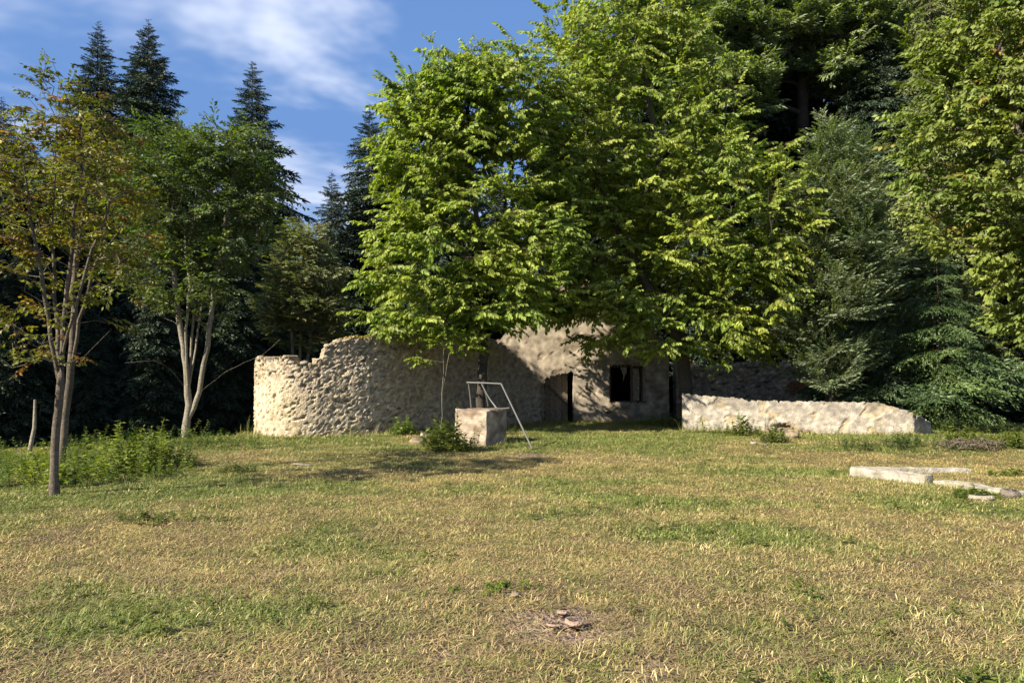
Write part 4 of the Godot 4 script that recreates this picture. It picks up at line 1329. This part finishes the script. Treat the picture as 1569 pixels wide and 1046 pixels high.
func build_plants() -> void:
	rng.seed = 1
	var nettle := [make_weed(51, 0.45, 16, 0.16, 0.08), make_weed(52, 0.34, 13, 0.19, 0.10), make_weed(53, 0.6, 20, 0.12, 0.05)]
	var low := [make_weed(54, 0.14, 9, 0.1, 0.06), make_weed(55, 0.1, 8, 0.09, 0.05)]
	rng.seed = 2
	var g0 := lin(0.08, 0.13, 0.03)
	var g1 := lin(0.22, 0.27, 0.055)
	var c := gp(215, 742)
	c = Vector3(-6.55, 0, -11.9); c.y = gh(c.x, c.z)
	clump("weed_patch", "wide bushy patch of green weeds beside the near left tree", c, 1.35, 1.9, 460, nettle, 0.45, 1.05, g0, lin(0.28, 0.32, 0.07), "stuff")
	c = Vector3(-8.5, 0, -12.2); c.y = gh(c.x, c.z)
	clump("weed_patch", "lower weeds left of the near trunk at the frame edge", c, 1.8, 1.2, 420, nettle, 0.4, 0.8, g0, g1, "stuff")
	c = Vector3(-7.6, 0, -16.0); c.y = gh(c.x, c.z)
	clump("weed_patch", "weeds along the dark forest edge below the forked tree", c, 2.4, 1.2, 240, nettle, 0.4, 0.9, g0, lin(0.13, 0.16, 0.04), "stuff")
	c = gp(690, 690)
	clump("weed_clump", "leafy green weeds growing against the left of the concrete block", c, 0.55, 0.4, 90, nettle, 0.6, 1.6, lin(0.15, 0.2, 0.045), lin(0.34, 0.38, 0.09))
	c = gp(612, 668)
	clump("weed_clump", "small leafy weed at the foot of the curved wall", c, 0.35, 0.3, 40, nettle, 0.6, 1.5, lin(0.1, 0.16, 0.035), lin(0.22, 0.28, 0.06))
	c = gp(1140, 668)
	clump("weed_clump", "bright weed clump before the left half of the low wall", c, 0.5, 0.3, 60, nettle, 0.5, 1.1, lin(0.1, 0.14, 0.03), lin(0.19, 0.22, 0.05))
	c = gp(1186, 680)
	clump("weed_clump", "bushy grey green weed left of the hole in the low wall", c, 0.3, 0.25, 60, nettle, 0.5, 1.2, lin(0.08, 0.11, 0.035), lin(0.15, 0.18, 0.06))
	c = gp(1080, 664)
	clump("weed_clump", "low weeds at the left end of the low wall", c, 0.7, 0.3, 60, nettle, 0.3, 0.65, g0, g1)
	c = gp(1005, 654)
	clump("weed_clump", "green weeds at the foot of the house below its window", c, 1.1, 0.4, 90, nettle, 0.4, 0.8, g0, g1)
	c = gp(1400, 688)
	clump("weed_patch", "grey green ground plants before the right end of the low wall", c, 2.0, 0.7, 260, nettle, 0.3, 0.6, lin(0.05, 0.085, 0.035), lin(0.12, 0.16, 0.05), "stuff")
	c = gp(1525, 685)
	clump("weed_clump", "leafy yellow green shrub under the fir at right edge", c, 1.0, 0.5, 120, nettle, 0.8, 1.4, lin(0.07, 0.11, 0.02), lin(0.18, 0.2, 0.03))
	c = gp(1500, 765)
	clump("weed_clump", "creeping leafy plant over the nearest concrete beam", c, 0.3, 0.16, 60, low, 0.8, 1.5, g0, g1)
	c = gp(1545, 728)
	clump("weed_clump", "dark low plant right of the thin beam", c, 0.35, 0.2, 50, low, 0.8, 1.6, g0, g1)
	c = gp(360, 722)
	clump("weed_clump", "small dark weed in the straw below the curved wall", c, 0.35, 0.18, 40, low, 0.8, 1.4, lin(0.04, 0.06, 0.02), lin(0.1, 0.12, 0.03))
	c = gp(760, 905)
	clump("weed_clump", "low round leaved weed in the middle foreground", c, 0.34, 0.2, 34, low, 0.35, 0.75, lin(0.09, 0.14, 0.02), lin(0.17, 0.22, 0.03))
	c = gp(235, 800)
	clump("weed_clump", "flat dark weed in the grass right of the near tree", c, 0.6, 0.25, 44, low, 0.35, 0.75, lin(0.06, 0.1, 0.025), lin(0.13, 0.17, 0.03))
	# scattered rosettes in the turf
	var xf: Array[Transform3D] = []
	var cl := PackedColorArray()
	for k in 2600:
		var d := 3.6 + 17.0 * pow(rng.randf(), 1.2)
		var x := rr(-0.75, 0.75) * d
		if greenness(x, -d) < rr(0.3, 1.0) or blocked(x, -d): continue
		xf.append(Transform3D(Basis.from_euler(Vector3(0, rr(0, TAU), 0)) * Basis.from_scale(Vector3.ONE * rr(0.3, 0.75)), Vector3(x, gh(x, -d), -d)))
		cl.append(lin(0.08, 0.12, 0.025).lerp(lin(0.17, 0.2, 0.04), rng.randf()))
	tag(scatter("clover", low[0], M.leaves_dull, xf, cl), "small green leaf rosettes scattered through the dry turf", "plants", "", "stuff")

func blocked(x: float, z: float) -> bool:
	for k in range(0, rw_pts.size() - 1, 3):
		var p: Vector3 = rw_pts[k]
		if absf(x - p.x) < 0.45 and z < p.z - 0.03: return true
	if x > 0.8 and x < 5.1 and z < -23.95: return true
	if x > 4.6 and x < 10.9 and z < lerpf(-20.3, -18.8, (x - 4.6) / 5.6): return true
	if absf(x + 0.6) < 0.35 and absf(z + 17.3) < 0.4: return true
	return false

func build_grass() -> void:
	var kinds := []
	rng.seed = 3
	for k in 4: kinds.append(make_tuft(70 + k, 30, 0.12, 0.025, 0.06, 0.004, 1.3))
	for k in 2: kinds.append(make_tuft(80 + k, 18, 0.09, 0.03, 0.065, 0.0055, 0.95))
	kinds.append(make_tuft(90, 18, 0.14, 0.06, 0.13, 0.0035, 1.52))
	kinds.append(make_tuft(91, 9, 0.14, 0.15, 0.34, 0.0032, 0.4))
	var xf := []
	var cl := []
	for m in kinds:
		var empty: Array[Transform3D] = []
		xf.append(empty); cl.append(PackedColorArray())
	rng.seed = 4
	for band in [[3.2, 7.0, 420.0], [7.0, 13.0, 280.0], [13.0, 26.0, 160.0]]:
		var area: float = 0.76 * (band[1] * band[1] - band[0] * band[0])
		for k in int(area * band[2]):
			var d := sqrt(lerpf(band[0] * band[0], band[1] * band[1], rng.randf()))
			var x := rr(-0.76, 0.76) * d
			var z := -d
			if blocked(x, z): continue
			if bare_patch(x, z) * 0.8 > rng.randf(): continue
			var gr := greenness(x, z)
			var w := rng.randi() % 4
			var q := rng.randf()
			if q < 0.25: w = 6
			elif q < 0.25 + 0.35 * gr: w = 4 + rng.randi() % 2
			var s := rr(0.75, 1.3) * (1.0 + 0.25 * smoothstep(8.0, 20.0, d))
			xf[w].append(Transform3D(Basis.from_euler(Vector3(rr(-0.1, 0.1), rr(0, TAU), rr(-0.1, 0.1))) * Basis.from_scale(Vector3(s, s * rr(0.7, 1.2), s)), Vector3(x, gh(x, z) - 0.006, z)))
			var c := ground_color(x + rr(-0.25, 0.25), z + rr(-0.25, 0.25))
			if w == 7: c = lin(0.46, 0.35, 0.15)
			elif rng.randf() < 0.08: c = lin(0.54, 0.44, 0.21)
			elif rng.randf() < 0.22: c = lin(0.16, 0.2, 0.045)
			var v := rr(0.7, 1.3)
			cl[w].append(Color(c.r * v, c.g * v, c.b * v))
	# longer unmown tufts where the mower does not reach: along the walls, the block and the beams
	for k in 1500:
		var p := Vector3.ZERO
		var u := rng.randf()
		var off := 0.03 + 0.35 * pow(rng.randf(), 2.0)
		if k < 600: p = rw_at(u * rw_len[-1]) + rw_at(u * rw_len[-1], true) * (off + 0.05)
		elif k < 800: p = Vector3(lerpf(1.0, 5.1, u), 0, -23.95 + off)
		elif k < 1150: p = Vector3(lerpf(4.63, 10.15, u), 0, lerpf(-20.3, -18.85, u) + off)
		elif k < 1250: p = Vector3(-0.6 + cos(u * TAU) * (0.62 + off * 0.5), 0, -17.2 + sin(u * TAU) * (0.62 + off * 0.5))
		elif k < 1400: p = Vector3(lerpf(5.2, 5.95, u) + rr(-0.1, 0.1), 0, lerpf(-11.8, -10.6, u) + off * 0.5)
		else: p = Vector3(lerpf(5.95, 6.5, u) + rr(-0.05, 0.05), 0, lerpf(-10.7, -9.4, u) + off * 0.4)
		p.y = gh(p.x, p.z) - 0.01
		var w := 4 + rng.randi() % 2
		if rng.randf() < 0.1: w = 7
		var s := rr(1.0, 2.3) * (0.6 if k >= 1250 else 1.0) * (0.6 if w == 7 else 1.0)
		xf[w].append(Transform3D(Basis.from_euler(Vector3(0, rr(0, TAU), 0)) * Basis.from_scale(Vector3(s, s * rr(0.9, 1.7), s)), p))
		var c := lin(0.17, 0.22, 0.05).lerp(lin(0.44, 0.36, 0.15), pow(rng.randf(), 1.5))
		cl[w].append(c)
	for k in kinds.size():
		var o := scatter("grass", kinds[k], M.grass_blades, xf[k], cl[k])
		tag(o, ["short mown grass of straw and green blades over the meadow", "taller green grass tufts in the meadow", "cut straw lying flat on the meadow", "tall pale seed stalks standing in the meadow"][0 if k < 4 else (1 if k < 6 else k - 4)], "grass", "", "stuff")
